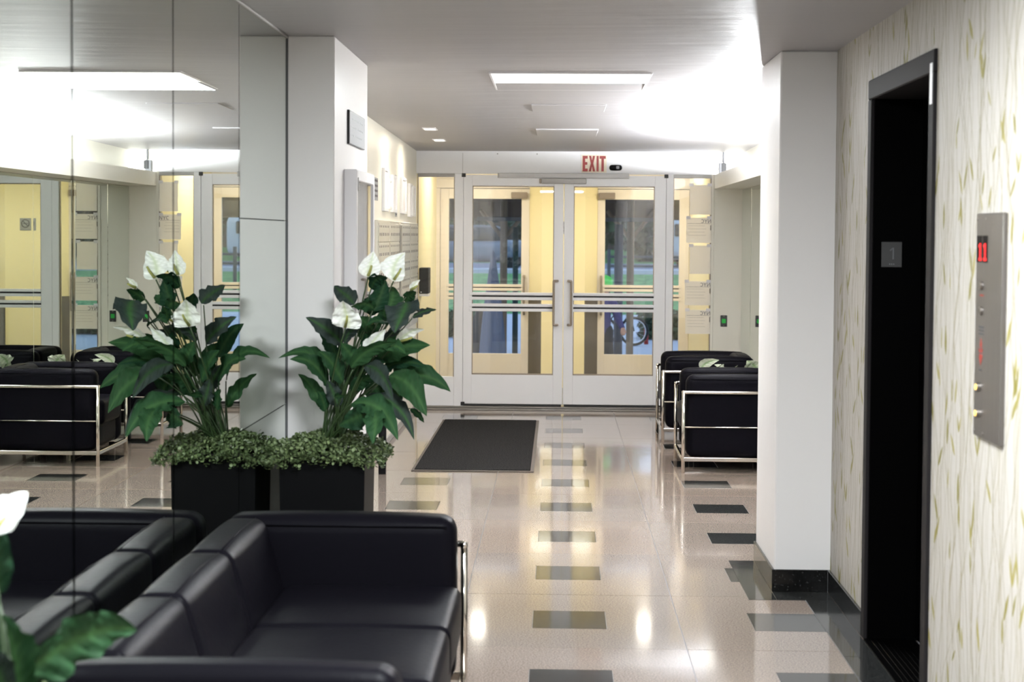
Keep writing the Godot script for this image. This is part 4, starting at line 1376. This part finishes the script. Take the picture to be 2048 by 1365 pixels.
# ---------------------------------------------------------------- mailbox wall and column
func build_left_wall() -> void:
	# notice case on the side of the column
	var n := thing("notice_case", "white framed glass notice case on the side of the column", "notice case", Vector3(-0.945, 1.50, -7.36))
	var f := Shape.new()
	var hz := 0.335
	var lo := -0.36
	var hi := 0.385
	f.box(Vector3(0, lo, hz - 0.03), Vector3(0.058, hi, hz + 0.002), 0.004)
	f.box(Vector3(0, lo, -hz), Vector3(0.058, hi, -hz + 0.03), 0.004)
	f.box(Vector3(0, hi - 0.05, -hz + 0.03), Vector3(0.058, hi, hz - 0.03), 0.004)
	f.box(Vector3(0, lo, -hz + 0.03), Vector3(0.058, lo + 0.04, hz - 0.03), 0.004)
	part(n, "frame", f.done(), M.white_enamel)
	part(n, "board", bx(Vector3(0.002, lo + 0.04, -hz + 0.03), Vector3(0.012, hi - 0.05, hz - 0.03)), mat(Color(0.12, 0.125, 0.14), 0.7))
	part(n, "pane", bx(Vector3(0.046, lo + 0.04, -hz + 0.03), Vector3(0.050, hi - 0.05, hz - 0.03)), M.glass)
	var hg := Shape.new()
	for y in [-0.2, 0.32]:
		hg.box(Vector3(0.056, y - 0.03, hz - 0.034), Vector3(0.062, y + 0.03, hz - 0.024), 0.001)
	part(n, "hinge", hg.done(), M.alu_dark)
	# grey plaque above it
	var q := thing("wall_plaque", "grey raised letter plaque high on the side of the column", "sign", Vector3(-0.945, 2.078, -7.41))
	part(q, "plate", bx(Vector3(0, -0.075, -0.28), Vector3(0.012, 0.075, 0.28), 0.003), M.grey_plate)
	part(q, "edge", bx(Vector3(-0.0, -0.076, 0.276), Vector3(0.010, 0.076, 0.284), 0.001), M.gasket)
	var dots := Shape.new()
	for row in 3:
		for k in 11:
			if (k * 5 + row * 3) % 7 != 0:
				var z := 0.22 - k * 0.042
				dots.box(Vector3(0.012, 0.036 - 0.036 * row, z - 0.012), Vector3(0.0128, 0.044 - 0.036 * row, z + 0.010), 0.0003)
	part(q, "raised_text", dots.done(), mat(Color(0.62, 0.625, 0.635), 0.5, 0.1))
	# banks of small mailboxes
	var banks := [[-11.28, -12.02, "mailbox bank on the left wall, nearest the column"], [-12.06, -12.80, "second mailbox bank from the column"], [-12.98, -13.70, "third mailbox bank from the column, beyond the metal channel"], [-13.74, -14.46, "mailbox bank nearest the entrance doors"]]
	var first: Node3D = null
	for b in banks:
		if first:
			copy_of(first, Vector3(-1.294, 0, (b[0] + b[1]) / 2.0), 0.0, b[2])
			continue
		first = thing("mailbox_bank", b[2], "mailboxes", Vector3(-1.294, 0, (b[0] + b[1]) / 2.0), 0.0, "steel mailbox banks on the left wall")
		part(first, "case", bx(Vector3(-0.006, 0.80, -0.365), Vector3(0.018, 1.70, 0.365), 0.003), M.mailbox)
		var door := bx(Vector3(0.018, 0.004, -0.054), Vector3(0.024, 0.140, 0.054), 0.002)
		var slits := Shape.new()
		slits.box(Vector3(0.0235, 0.108, -0.016), Vector3(0.0246, 0.124, 0.016))
		slits.box(Vector3(0.0235, 0.048, -0.012), Vector3(0.0262, 0.070, 0.012), 0.001)
		var slit_mesh := slits.done()
		for row in 6:
			for k in 6:
				var o := part(first, "box_door", door, M.mailbox, Vector3(0, 0.815 + 0.145 * row, -0.285 + 0.114 * k))
				part(o, "slot", slit_mesh, M.print_dark)
	solo("metal_channel", bx(Vector3(-1.30, 0.8, -12.95), Vector3(-1.27, 1.68, -12.84), 0.006), M.steel, "upright bright metal channel between the mailbox banks", "channel")
	# framed notices above the mailboxes
	var frames := [[-11.74, -12.02, 1.77, 2.09, "largest white framed notice above the first mailboxes"], [-12.08, -12.26, 1.79, 2.02, "smallest white framed notice, between two larger ones"], [-12.34, -12.65, 1.77, 2.06, "white framed notice beside the dark permit sheets"], [-13.08, -13.44, 1.77, 2.07, "white framed notice alone above the third mailboxes"], [-13.75, -13.98, 1.75, 2.04, "white framed notice next to last before the entrance"], [-14.06, -14.30, 1.76, 2.03, "white framed notice nearest the entrance doors"]]
	for e in frames:
		var t := thing("framed_notice", e[4], "framed notice", Vector3(-1.30, (e[2] + e[3]) / 2.0, (e[0] + e[1]) / 2.0), 0.0, "framed notices above the mailboxes")
		var w: float = absf(e[1] - e[0]) / 2.0
		var h: float = (e[3] - e[2]) / 2.0
		var fr := Shape.new()
		for s in [-1.0, 1.0]:
			fr.box(Vector3(0, -h, s * (w - 0.012) - 0.012), Vector3(0.024, h, s * (w - 0.012) + 0.012), 0.003)
			fr.box(Vector3(0, s * (h - 0.012) - 0.012, -w + 0.024), Vector3(0.024, s * (h - 0.012) + 0.012, w - 0.024), 0.003)
		part(t, "frame", fr.done(), M.alu)
		part(t, "sheet", bx(Vector3(0.004, -h + 0.024, -w + 0.024), Vector3(0.014, h - 0.024, w - 0.024)), M.white_enamel)
	for e in [[-11.22, -11.47, 1.84, 2.0, "grey printed sheet on the wall beside the notice case"], [-12.69, -12.83, 1.98, 2.07, "highest dark permit sheet beside the framed notice"], [-12.69, -12.83, 1.85, 1.96, "middle dark permit sheet beside the framed notice"], [-12.69, -12.83, 1.74, 1.83, "lowest dark permit sheet beside the framed notice"]]:
		var t := thing("wall_sheet", e[4], "paper", Vector3(-1.30, (e[2] + e[3]) / 2.0, (e[0] + e[1]) / 2.0))
		var w: float = absf(e[1] - e[0]) / 2.0
		var h: float = (e[3] - e[2]) / 2.0
		part(t, "sheet", bx(Vector3(0, -h, -w), Vector3(0.003, h, w)), M.grey_plate)
		var ln := Shape.new()
		for k in 4:
			ln.box(Vector3(0.003, h * (0.65 - 0.45 * k), -w * 0.8), Vector3(0.0036, h * (0.85 - 0.45 * k), w * (0.75 - 0.2 * (k % 2))))
		part(t, "print", ln.done(), M.print_dark)
	# console table, its leg shows under the lily
	var c := thing("console_table", "slim black console table under the mailboxes", "table", Vector3(-1.288, 0, -10.08))
	part(c, "tabletop", bx(Vector3(0.0, 0.70, -0.55), Vector3(0.148, 0.725, 0.55), 0.004), M.matte_black)
	for z in [-0.525, 0.525]:
		part(c, "leg", bx(Vector3(0.10, 0, z - 0.024), Vector3(0.148, 0.70, z + 0.024), 0.003), M.matte_black)
		part(c, "leg", bx(Vector3(0.0, 0, z - 0.024), Vector3(0.03, 0.70, z + 0.024), 0.003), M.matte_black)


# ---------------------------------------------------------------- niche with armchairs
func build_niche() -> void:
	var b := thing("door_button", "green lit exit push button on a dark plate", "push button", Vector3(1.51, 0.83, DOOR_Z))
	part(b, "plate", bx(Vector3(-0.030, -0.052, 0), Vector3(0.030, 0.052, 0.006), 0.002), M.print_dark)
	part(b, "button", bx(Vector3(-0.018, -0.020, 0.006), Vector3(0.018, 0.020, 0.013), 0.003), M.button_green)
	var sc := Shape.new()
	for y in [-0.043, 0.043]:
		sc.tube([Vector3(0, y, 0.005), Vector3(0, y, 0.008)], 0.004, 8)
	part(b, "screw", sc.done(), M.steel)
	var j := thing("junction_box", "grey junction box with conduit above the cove ledge", "junction box", Vector3(1.485, 2.215, DOOR_Z))
	part(j, "box", bx(Vector3(-0.038, -0.06, 0), Vector3(0.02, 0.05, 0.05), 0.004), M.box_grey)
	part(j, "cover", bx(Vector3(-0.014, -0.03, 0.05), Vector3(0.028, 0.045, 0.062), 0.003), M.gasket)
	part(j, "conduit", bar([Vector3(0.004, 0.05, 0.02), Vector3(0.004, 0.17, 0.02)], 0.009), M.box_grey)
	part(j, "cable", bar(rounded([Vector3(0.0, 0.052, 0.03), Vector3(-0.05, 0.05, 0.025), Vector3(-0.095, -0.02, 0.008), Vector3(-0.10, -0.05, 0.006)], 0.03), 0.003), M.paint_warm)
	# low table between the armchairs with a pale leaved plant
	var t := thing("side_table", "low black table between the two armchairs", "table", Vector3(1.27, 0, -11.97))
	part(t, "tabletop", bx(Vector3(-0.27, 0.40, -0.24), Vector3(0.27, 0.43, 0.24), 0.004), M.matte_black)
	for sx in [-0.245, 0.245]:
		for sz in [-0.215, 0.215]:
			part(t, "leg", bx(Vector3(sx - 0.02, 0, sz - 0.02), Vector3(sx + 0.02, 0.40, sz + 0.02), 0.003), M.matte_black)
	var p := thing("caladium", "low plant with white green veined leaves between the armchairs", "plant", Vector3(1.27, 0.43, -11.97))
	part(p, "tray", bx(Vector3(-0.22, 0, -0.08), Vector3(0.22, 0.10, 0.08), 0.01), M.matte_black)
	part(p, "soil", bx(Vector3(-0.205, 0.10, -0.065), Vector3(0.205, 0.105, 0.065)), M.soil)
	for e in [[-0.20, 0.20, 0.02, 0.13, 0.06, 10], [-0.12, 0.17, 0.05, 0.08, 0.045, 60], [0.20, 0.20, 0.02, -0.05, 0.10, -15], [0.11, 0.18, 0.05, 0.07, 0.06, 40], [0.02, 0.16, 0.03, 0.05, 0.05, 70], [-0.02, 0.15, -0.05, -0.08, 0.07, 50], [0.16, 0.15, -0.06, 0.06, 0.07, 20]]:
		var a := Vector3(e[0], e[1] - 0.03, e[2])
		var l := part(p, "leaf", blade(a, a + Vector3(e[3], 0.085, 0.03), e[4] * 1.35, 0.12, e[5], Color(0.22, 0.33, 0.14), Color(0.60, 0.63, 0.50), 0.55, 0.7, e[0] * 9.0), M.petal)
		part(l, "stalk", bar([Vector3(e[0] * 0.8, 0.10, 0), a], 0.003, 6), M.stem)


# ---------------------------------------------------------------- the street behind the glass
func tree(at: Vector3, h: float, r: float, seed_no: int, label: String) -> void:
	var t := thing("street_tree", label, "tree", at)
	part(t, "trunk", bar([Vector3(0, -0.2, 0), Vector3(0.1, h * 0.35, 0), Vector3(0.05, h * 0.7, 0.1)], 0.22, 10, 0.08), M.bark)
	var q := RandomNumberGenerator.new()
	q.seed = seed_no
	var st := SurfaceTool.new()
	st.begin(Mesh.PRIMITIVE_TRIANGLES)
	for i in 2600:
		var d := Vector3(q.randfn(), q.randfn(), q.randfn()).normalized() * pow(q.randf(), 0.4)
		var c := Vector3(d.x * r, h * 0.42 + d.y * h * 0.42, d.z * r)
		var a := Vector3(q.randfn(), q.randfn(), q.randfn()).normalized() * 0.34
		var b := a.cross(Vector3(q.randfn(), q.randfn(), q.randfn())).normalized() * 0.22
		st.set_color(Color(0.05, 0.09, 0.06).lerp(Color(0.13, 0.20, 0.11), q.randf()))
		for v in [c - a, c + b, c + a, c + a, c - b, c - a]:
			st.add_vertex(v)
	st.generate_normals()
	part(t, "crown", st.commit(), M.hedge)


func build_street() -> void:
	var yard := -0.08
	# pavement before the doors, rising lawn, road, far lawn
	solo("pavement", bx(Vector3(-60, yard - 0.2, -34.0), Vector3(60, yard, -17.2)), M.concrete, "grey concrete pavement outside the street doors", "pavement", "", "structure")
	var strips := [["lawn", -34.0, -0.09, -46.0, 0.50, M.grass, "near green lawn beyond the pavement"], ["road", -46.0, 0.50, -56.0, 0.62, M.asphalt, "grey blue road across the lawn"], ["lawn", -56.0, 0.62, -120.0, 1.35, M.grass, "far green lawn beyond the road"]]
	for q in strips:
		var s := Shape.new()
		var a := Vector3(-60, q[2], q[1])
		var b := Vector3(60, q[2], q[1])
		var c := Vector3(60, q[4], q[3])
		var d := Vector3(-60, q[4], q[3])
		var dn := Vector3(0, -0.4, 0)
		var mid := (a + c) / 2.0 + dn / 2.0
		s.out_quad(a, b, c, d, mid)
		s.out_quad(a + dn, b + dn, c + dn, d + dn, mid)
		s.out_quad(a, b, b + dn, a + dn, mid)
		s.out_quad(c, d, d + dn, c + dn, mid)
		solo(q[0], s.done(), q[5], q[6], q[0], "", "structure")
	solo("kerb", bx(Vector3(-60, 0.45, -46.2), Vector3(60, 0.64, -45.9), 0.03), M.concrete, "pale kerb along the near side of the road", "kerb", "", "structure")

	# timber sidewalk shed: deck, beams, posts with braces
	var sh := thing("sidewalk_shed", "dark timber sidewalk shed with tan posts outside the street doors", "scaffold", Vector3(0, yard, -20.5))
	part(sh, "deck", bx(Vector3(-3.2, 2.33, -1.8), Vector3(3.2, 2.43, 1.6), 0.01), M.wood_dark)
	part(sh, "fascia", bx(Vector3(-3.2, 1.90, -1.86), Vector3(3.2, 2.88, -1.80), 0.01), M.wood_dark)
	for z in [-1.2, -0.4, 0.4, 1.2]:
		part(sh, "joist", bx(Vector3(-3.2, 2.13, z - 0.04), Vector3(3.2, 2.33, z + 0.04), 0.005), M.wood_dark)
	for x in [-0.70, 0.92]:
		part(sh, "post", bx(Vector3(x - 0.045, 0, -0.05), Vector3(x + 0.045, 2.13, 0.05), 0.006), M.wood_tan)
		for s in [-1.0, 1.0]:
			part(sh, "brace", bar([Vector3(x + s * 0.03, 1.66, 0.0), Vector3(x + s * 0.30, 2.0, 0.0)], 0.03, 6), M.wood_tan)
		part(sh, "cross_rail", bx(Vector3(x - 0.34, 1.86, 0.05), Vector3(x + 0.34, 1.91, 0.10), 0.004), M.post_steel)
	solo("steel_post", bar([Vector3(0.745, yard, -19.8), Vector3(0.745, 1.74, -19.8)], 0.055, 14), M.post_steel, "round blue grey steel post left of the bicycle", "post")
	solo("steel_post", bar([Vector3(-0.535, yard, -20.0), Vector3(-0.535, 1.7, -20.0)], 0.035, 12), M.post_green, "thin dark green steel post right of the blue tarp", "post")
	# draped tarps
	var fold := func(wide: float, high: float, seed_x: float) -> ArrayMesh:
		var s := Shape.new(true)
		var rings := []
		for i in 15:
			var q := i / 14.0
			var ring := []
			for k in 28:
				var g := TAU * k / 28.0
				var r := lerpf(wide, wide * 0.12, pow(q, 1.6)) * (1.0 + 0.13 * sin(g * 7.0 + seed_x + q) * (1.0 - q * 0.5))
				ring.append(Vector3(cos(g) * r, high * q, sin(g) * r * 0.7))
			rings.append(ring)
		for i in 14:
			for k in 28:
				s.out_quad(rings[i][k], rings[i][(k + 1) % 28], rings[i + 1][(k + 1) % 28], rings[i + 1][k], Vector3(0, high * (i + 0.5) / 14.0, 0))
		for k in 28:
			s.out_tri(rings[14][k], rings[14][(k + 1) % 28], Vector3(0, high * 1.02, 0), Vector3.ZERO)
			s.out_tri(rings[0][k], rings[0][(k + 1) % 28], Vector3.ZERO, Vector3(0, 0.5, 0))
		return s.done()
	solo("blue_tarp", fold.call(0.16, 1.46, 0.0), M.tarp, "tall folded blue tarp standing outside the street door", "tarp", "", "", Vector3(-0.81, yard, -19.9))
	solo("dark_tarp", fold.call(0.17, 0.78, 2.0), M.tarp_dark, "short dark covered bundle left of the blue tarp", "tarp", "", "", Vector3(-1.02, yard, -20.8))

	# bicycle
	var bk := thing("bicycle", "small dark bicycle on the pavement outside the street door", "bicycle", Vector3(1.19, yard, -28.5 + 4.0))
	bk.position = Vector3(1.16, yard, -24.4)
	var hoop := func(r: float, tube_r: float) -> ArrayMesh:
		var loop := []
		for i in 41:
			loop.append(Vector3(cos(i * TAU / 40.0) * r, sin(i * TAU / 40.0) * r, 0))
		return bar(loop, tube_r, 8)
	for x in [-0.47, 0.0]:
		var wh := part(bk, "wheel", hoop.call(0.205, 0.02), M.rubber, Vector3(x, 0.225, 0))
		part(wh, "rim", hoop.call(0.18, 0.008), M.alu)
		var sp := Shape.new()
		for k in 14:
			sp.tube([Vector3.ZERO, Vector3(cos(k * TAU / 14.0), sin(k * TAU / 14.0), 0) * 0.18], 0.0016, 4)
		part(wh, "spokes", sp.done(), M.alu)
	var fr := Shape.new(true)
	fr.tube([Vector3(-0.47, 0.225, 0), Vector3(-0.25, 0.235, 0), Vector3(-0.06, 0.50, 0), Vector3(-0.30, 0.48, 0), Vector3(-0.25, 0.235, 0)], 0.014, 8)
	fr.tube([Vector3(-0.47, 0.225, 0), Vector3(-0.30, 0.48, 0), Vector3(-0.32, 0.57, 0)], 0.011, 8)
	fr.tube([Vector3(0.0, 0.225, 0), Vector3(-0.06, 0.50, 0), Vector3(-0.085, 0.63, 0)], 0.013, 8)
	part(bk, "frame", fr.done(), M.post_green)
	part(bk, "handlebar", bar([Vector3(-0.085, 0.63, -0.22), Vector3(-0.07, 0.65, 0), Vector3(-0.085, 0.63, 0.22)], 0.012, 8), M.rubber)
	part(bk, "saddle", cushion(Vector3(0.2, 0.05, 0.11), 0.02, Vector3(0, 0.01, 0)), M.rubber, Vector3(-0.33, 0.59, 0))
	part(bk, "chain_ring", drum(Vector3(-0.25, 0.235, 0.03), Vector3(-0.25, 0.235, 0.04), 0.06, 18), M.gasket)
	solo("red_bollard", bar([Vector3(1.37, yard, -24.8), Vector3(1.37, yard + 0.22, -24.8), Vector3(1.37, yard + 0.24, -24.8)], 0.035, 14), mat(Color(0.62, 0.14, 0.12), 0.5), "short red post beside the bicycle wheel", "post")

	# child in a green helmet beside the bicycle
	var ch := thing("person", "child in green cycle helmet, dark purple top and black trousers behind the door stile", "person", Vector3(0.53, yard, -18.75))
	ch.scale = Vector3(0.87, 0.87, 0.87)
	var skel := [
		[Vector3(-0.06, 0.04, 0.0), Vector3(-0.07, 0.32, -0.01), 0.035, 0.045], [Vector3(-0.07, 0.32, -0.01), Vector3(-0.055, 0.62, 0.0), 0.045, 0.07],
		[Vector3(0.09, 0.04, 0.02), Vector3(0.085, 0.32, 0.03), 0.035, 0.045], [Vector3(0.085, 0.32, 0.03), Vector3(0.055, 0.62, 0.0), 0.045, 0.07],
		[Vector3(-0.06, 0.03, 0.0), Vector3(-0.06, 0.03, 0.10), 0.032, 0.028], [Vector3(0.09, 0.03, 0.02), Vector3(0.10, 0.03, 0.12), 0.032, 0.028],
		[Vector3(0, 0.64, 0), Vector3(0, 0.80, 0.01), 0.095, 0.085], [Vector3(0, 0.80, 0.01), Vector3(0, 0.98, 0.0), 0.085, 0.09], [Vector3(-0.10, 1.02, 0), Vector3(0.10, 1.02, 0), 0.05, 0.05],
		[Vector3(0, 1.04, 0), Vector3(0, 1.12, 0.01), 0.045, 0.042],
		[Vector3(-0.14, 1.01, 0), Vector3(-0.19, 0.80, 0.03), 0.042, 0.035], [Vector3(-0.19, 0.80, 0.03), Vector3(-0.15, 0.64, 0.15), 0.034, 0.026],
		[Vector3(0.14, 1.01, 0), Vector3(0.20, 0.81, 0.03), 0.042, 0.035], [Vector3(0.20, 0.81, 0.03), Vector3(0.26, 0.68, 0.14), 0.034, 0.026],
		[Vector3(0, 1.20, 0.02), Vector3(0, 1.26, 0.0), 0.082, 0.092], [Vector3(0, 1.15, 0.055), Vector3(0, 1.16, 0.06), 0.04, 0.04]]
	for s in [[-0.15, 0.64, 0.15], [0.26, 0.68, 0.14]]:      # palms, fingers, thumbs
		var w := Vector3(s[0], s[1], s[2])
		skel.append([w, w + Vector3(0, -0.03, 0.04), 0.022, 0.024])
		for k in 4:
			var o := Vector3(-0.021 + 0.014 * k, -0.035, 0.055)
			skel.append([w + o, w + o + Vector3(0, -0.03, 0.028 + 0.005 * (k % 2)), 0.0075, 0.0065])
		skel.append([w + Vector3(0.022, -0.015, 0.03), w + Vector3(0.038, -0.03, 0.055), 0.008, 0.007])
	var bd := part(ch, "body", body(skel, 0.016, 0.012), M.skin)
	part(ch, "top", body([[Vector3(0, 0.66, 0), Vector3(0, 0.80, 0.01), 0.108, 0.098], [Vector3(0, 0.80, 0.01), Vector3(0, 0.98, 0), 0.098, 0.103], [Vector3(-0.11, 1.02, 0), Vector3(0.11, 1.02, 0), 0.062, 0.062], [Vector3(-0.14, 1.01, 0), Vector3(-0.19, 0.80, 0.03), 0.055, 0.048], [Vector3(-0.19, 0.80, 0.03), Vector3(-0.155, 0.66, 0.135), 0.046, 0.038], [Vector3(0.14, 1.01, 0), Vector3(0.20, 0.81, 0.03), 0.055, 0.048], [Vector3(0.20, 0.81, 0.03), Vector3(0.255, 0.695, 0.128), 0.046, 0.038]], 0.016, 0.012), M.purple)
	part(ch, "trousers", body([[Vector3(-0.06, 0.09, 0.0), Vector3(-0.07, 0.32, -0.01), 0.05, 0.058], [Vector3(-0.07, 0.32, -0.01), Vector3(-0.055, 0.62, 0.0), 0.058, 0.084], [Vector3(0.09, 0.09, 0.02), Vector3(0.085, 0.32, 0.03), 0.05, 0.058], [Vector3(0.085, 0.32, 0.03), Vector3(0.055, 0.62, 0.0), 0.058, 0.084], [Vector3(-0.03, 0.66, 0), Vector3(0.03, 0.66, 0), 0.10, 0.10]], 0.016, 0.012), M.trousers)
	part(ch, "helmet", body([[Vector3(0, 1.285, -0.05), Vector3(0, 1.285, 0.045), 0.098, 0.094], [Vector3(-0.03, 1.30, 0), Vector3(0.03, 1.30, 0), 0.098, 0.098]], 0.014, 0.012), M.helmet)
	var face := Shape.new(true)
	for s in [-1.0, 1.0]:
		face.tube([Vector3(s * 0.032, 1.215, 0.098), Vector3(s * 0.032, 1.215, 0.108)], 0.010, 8)
	face.tube([Vector3(-0.022, 1.152, 0.098), Vector3(0, 1.148, 0.102), Vector3(0.022, 1.152, 0.098)], 0.004, 6)
	part(bd, "eyes_and_mouth", face.done(), M.hair)
	part(bd, "nose", bar([Vector3(0, 1.21, 0.098), Vector3(0, 1.18, 0.116)], 0.008, 8, 0.012), M.skin)
	for s in [-1.0, 1.0]:
		part(bd, "ear", cushion(Vector3(0.018, 0.045, 0.03), 0.008, Vector3(0.002, 0.002, 0.002)), M.skin, Vector3(s * 0.088, 1.205, -0.005))
		part(ch, "shoe", cushion(Vector3(0.085, 0.075, 0.20), 0.03, Vector3(0.004, 0.006, 0.004)), M.rubber, Vector3(-0.06 if s < 0.0 else 0.095, 0.038, 0.045 if s < 0.0 else 0.065))

	# hedge, fence, parked van, houses and trees far off
	var q := RandomNumberGenerator.new()
	q.seed = 5
	for e in [[Vector3(1.95, yard, -26.2), 0.45, 0.85, "dark clipped hedge at the pavement edge beside the bicycle"], [Vector3(-1.9, yard, -26.4), 0.42, 0.8, "dark clipped hedge at the pavement edge beyond the tarps"]]:
		var st := SurfaceTool.new()
		st.begin(Mesh.PRIMITIVE_TRIANGLES)
		for i in 1600:
			var c := Vector3(q.randf_range(-0.62, 0.62), q.randf_range(0.02, e[1]), q.randf_range(-0.4, 0.4))
			var a := Vector3(q.randfn(), q.randfn(), q.randfn()).normalized() * 0.055
			var b := a.cross(Vector3(q.randfn(), q.randfn(), q.randfn())).normalized() * 0.04
			st.set_color(Color(0.02, 0.035, 0.02).lerp(Color(0.06, 0.10, 0.05), q.randf()))
			for v in [c - a, c + b, c + a, c + a, c - b, c - a]:
				st.add_vertex(v)
		st.generate_normals()
		solo("hedge", st.commit(), M.hedge, e[3], "hedge", "", "", e[0])
	var fn := thing("rail_fence", "dark rail fence along the lawn beyond the bicycle", "fence", Vector3(0, 0.10, -38.0))
	for k in 9:
		var x := 1.2 + k * 1.4
		part(fn, "post", bx(Vector3(x - 0.04, -0.1, -0.04), Vector3(x + 0.04, 1.18, 0.04), 0.005), M.fence)
	for y in [1.0, 0.78]:
		part(fn, "rail", bx(Vector3(1.2, y - 0.03, -0.03), Vector3(12.4, y + 0.03, 0.03), 0.005), M.fence)
	var van := thing("parked_van", "white parked van on the road beyond the lawn", "van", Vector3(5.3, 0.54, -48.0))
	part(van, "body", cushion(Vector3(4.4, 1.25, 1.8), 0.25, Vector3(0.05, 0.05, 0.05)), M.car_white, Vector3(0, 1.0, 0))
	part(van, "windows", bx(Vector3(-1.9, 1.05, -0.94), Vector3(1.9, 1.42, 0.97), 0.03), M.car_glass)
	for x in [-1.4, 1.4]:
		for z in [-0.78, 0.78]:
			part(van, "wheel", drum(Vector3(x, 0.33, z - 0.12), Vector3(x, 0.33, z + 0.12), 0.33, 20), M.rubber)
	var car := thing("parked_car", "pale blue parked car on the road behind the tarps", "car", Vector3(-2.7, 0.54, -48.0))
	part(car, "body", cushion(Vector3(4.2, 0.62, 1.7), 0.2, Vector3(0.05, 0.03, 0.04)), mat(Color(0.36, 0.41, 0.47), 0.3), Vector3(0, 0.58, 0))
	part(car, "cabin", cushion(Vector3(2.3, 0.55, 1.5), 0.2, Vector3(0.05, 0.03, 0.04)), M.car_glass, Vector3(-0.1, 1.05, 0))
	for x in [-1.3, 1.3]:
		for z in [-0.75, 0.75]:
			part(car, "wheel", drum(Vector3(x, 0.31, z - 0.11), Vector3(x, 0.31, z + 0.11), 0.31, 20), M.rubber)
	for e in [[-15.0, 9.5, 9.0, "low brown brick house far behind the lawn, facing the tarps"], [0.0, 9.5, 11.0, "low brown brick house far behind the lawn, in line with the pier"], [15.0, 9.5, 10.0, "low brown brick house far behind the lawn, behind the van"]]:
		var hs := thing("street_house", e[3], "house", Vector3(e[0], 1.0, -84.0))
		part(hs, "walls", bx(Vector3(-e[1] / 1.4, -0.4, -4), Vector3(e[1] / 1.4, e[2] * 0.62, 4), 0.05), M.brick)
		var rf := PackedVector2Array([Vector2(-e[1] / 1.3, e[2] * 0.62), Vector2(e[1] / 1.3, e[2] * 0.62), Vector2(0, e[2])])
		var stand := func(v: Vector2) -> Vector3: return Vector3(v.x, v.y, -4.3)
		part(hs, "roof", Shape.new().prism(rf, stand, Vector3(0, 0, 8.6)).done(), M.print_dark)
		for k in 4:
			part(hs, "window", bx(Vector3(-4.2 + k * 2.5, 1.2, 3.98), Vector3(-3.0 + k * 2.5, 2.8, 4.05), 0.02), M.car_glass)
	for k in 9:
		var st := SurfaceTool.new()
		st.begin(Mesh.PRIMITIVE_TRIANGLES)
		for i in 1500:
			var d := Vector3(q.randfn(), q.randfn(), q.randfn()).normalized() * pow(q.randf(), 0.4)
			var c := Vector3(d.x * 1.7, 1.15 + d.y * 1.25, d.z * 1.2)
			var a := Vector3(q.randfn(), q.randfn(), q.randfn()).normalized() * 0.2
			var b := a.cross(Vector3(q.randfn(), q.randfn(), q.randfn())).normalized() * 0.13
			st.set_color(Color(0.02, 0.03, 0.022).lerp(Color(0.07, 0.10, 0.06), q.randf()))
			for v in [c - a, c + b, c + a, c + a, c - b, c - a]:
				st.add_vertex(v)
		st.generate_normals()
		var where: String = ["farthest left of the tarps", "second from the left end", "third from the left end", "behind the blue tarp", "in line with the pier", "behind the bicycle", "behind the van", "second from the right end", "at the right end of the row"][k]
		var o := solo("shrub", st.commit(), M.hedge, "dark round shrub in the row across the road, " + where, "shrub", "shrubs along the far side of the road", "", Vector3(-15.2 + 3.8 * k, 0.62, -58.5 - 0.5 * (k % 2)))
		o.rotation.y = k * 0.7
	for e in [[-15.5, -66.0, 9.0, 3.9, 1, "broad dark tree beyond the road, farthest left of the tarps"], [-7.4, -70.0, 10.0, 3.9, 2, "broad dark tree beyond the road, left of the blue tarp"], [0.8, -66.0, 9.5, 3.9, 3, "dark tree beyond the road, in line with the pier"], [9.0, -70.0, 10.5, 3.9, 4, "broad dark tree beyond the road, behind the van"], [17.2, -66.0, 9.0, 3.9, 5, "dark tree beyond the road, far right of the van"]]:
		tree(Vector3(e[0], 0.8, e[1]), e[2], e[3], e[4], e[5])
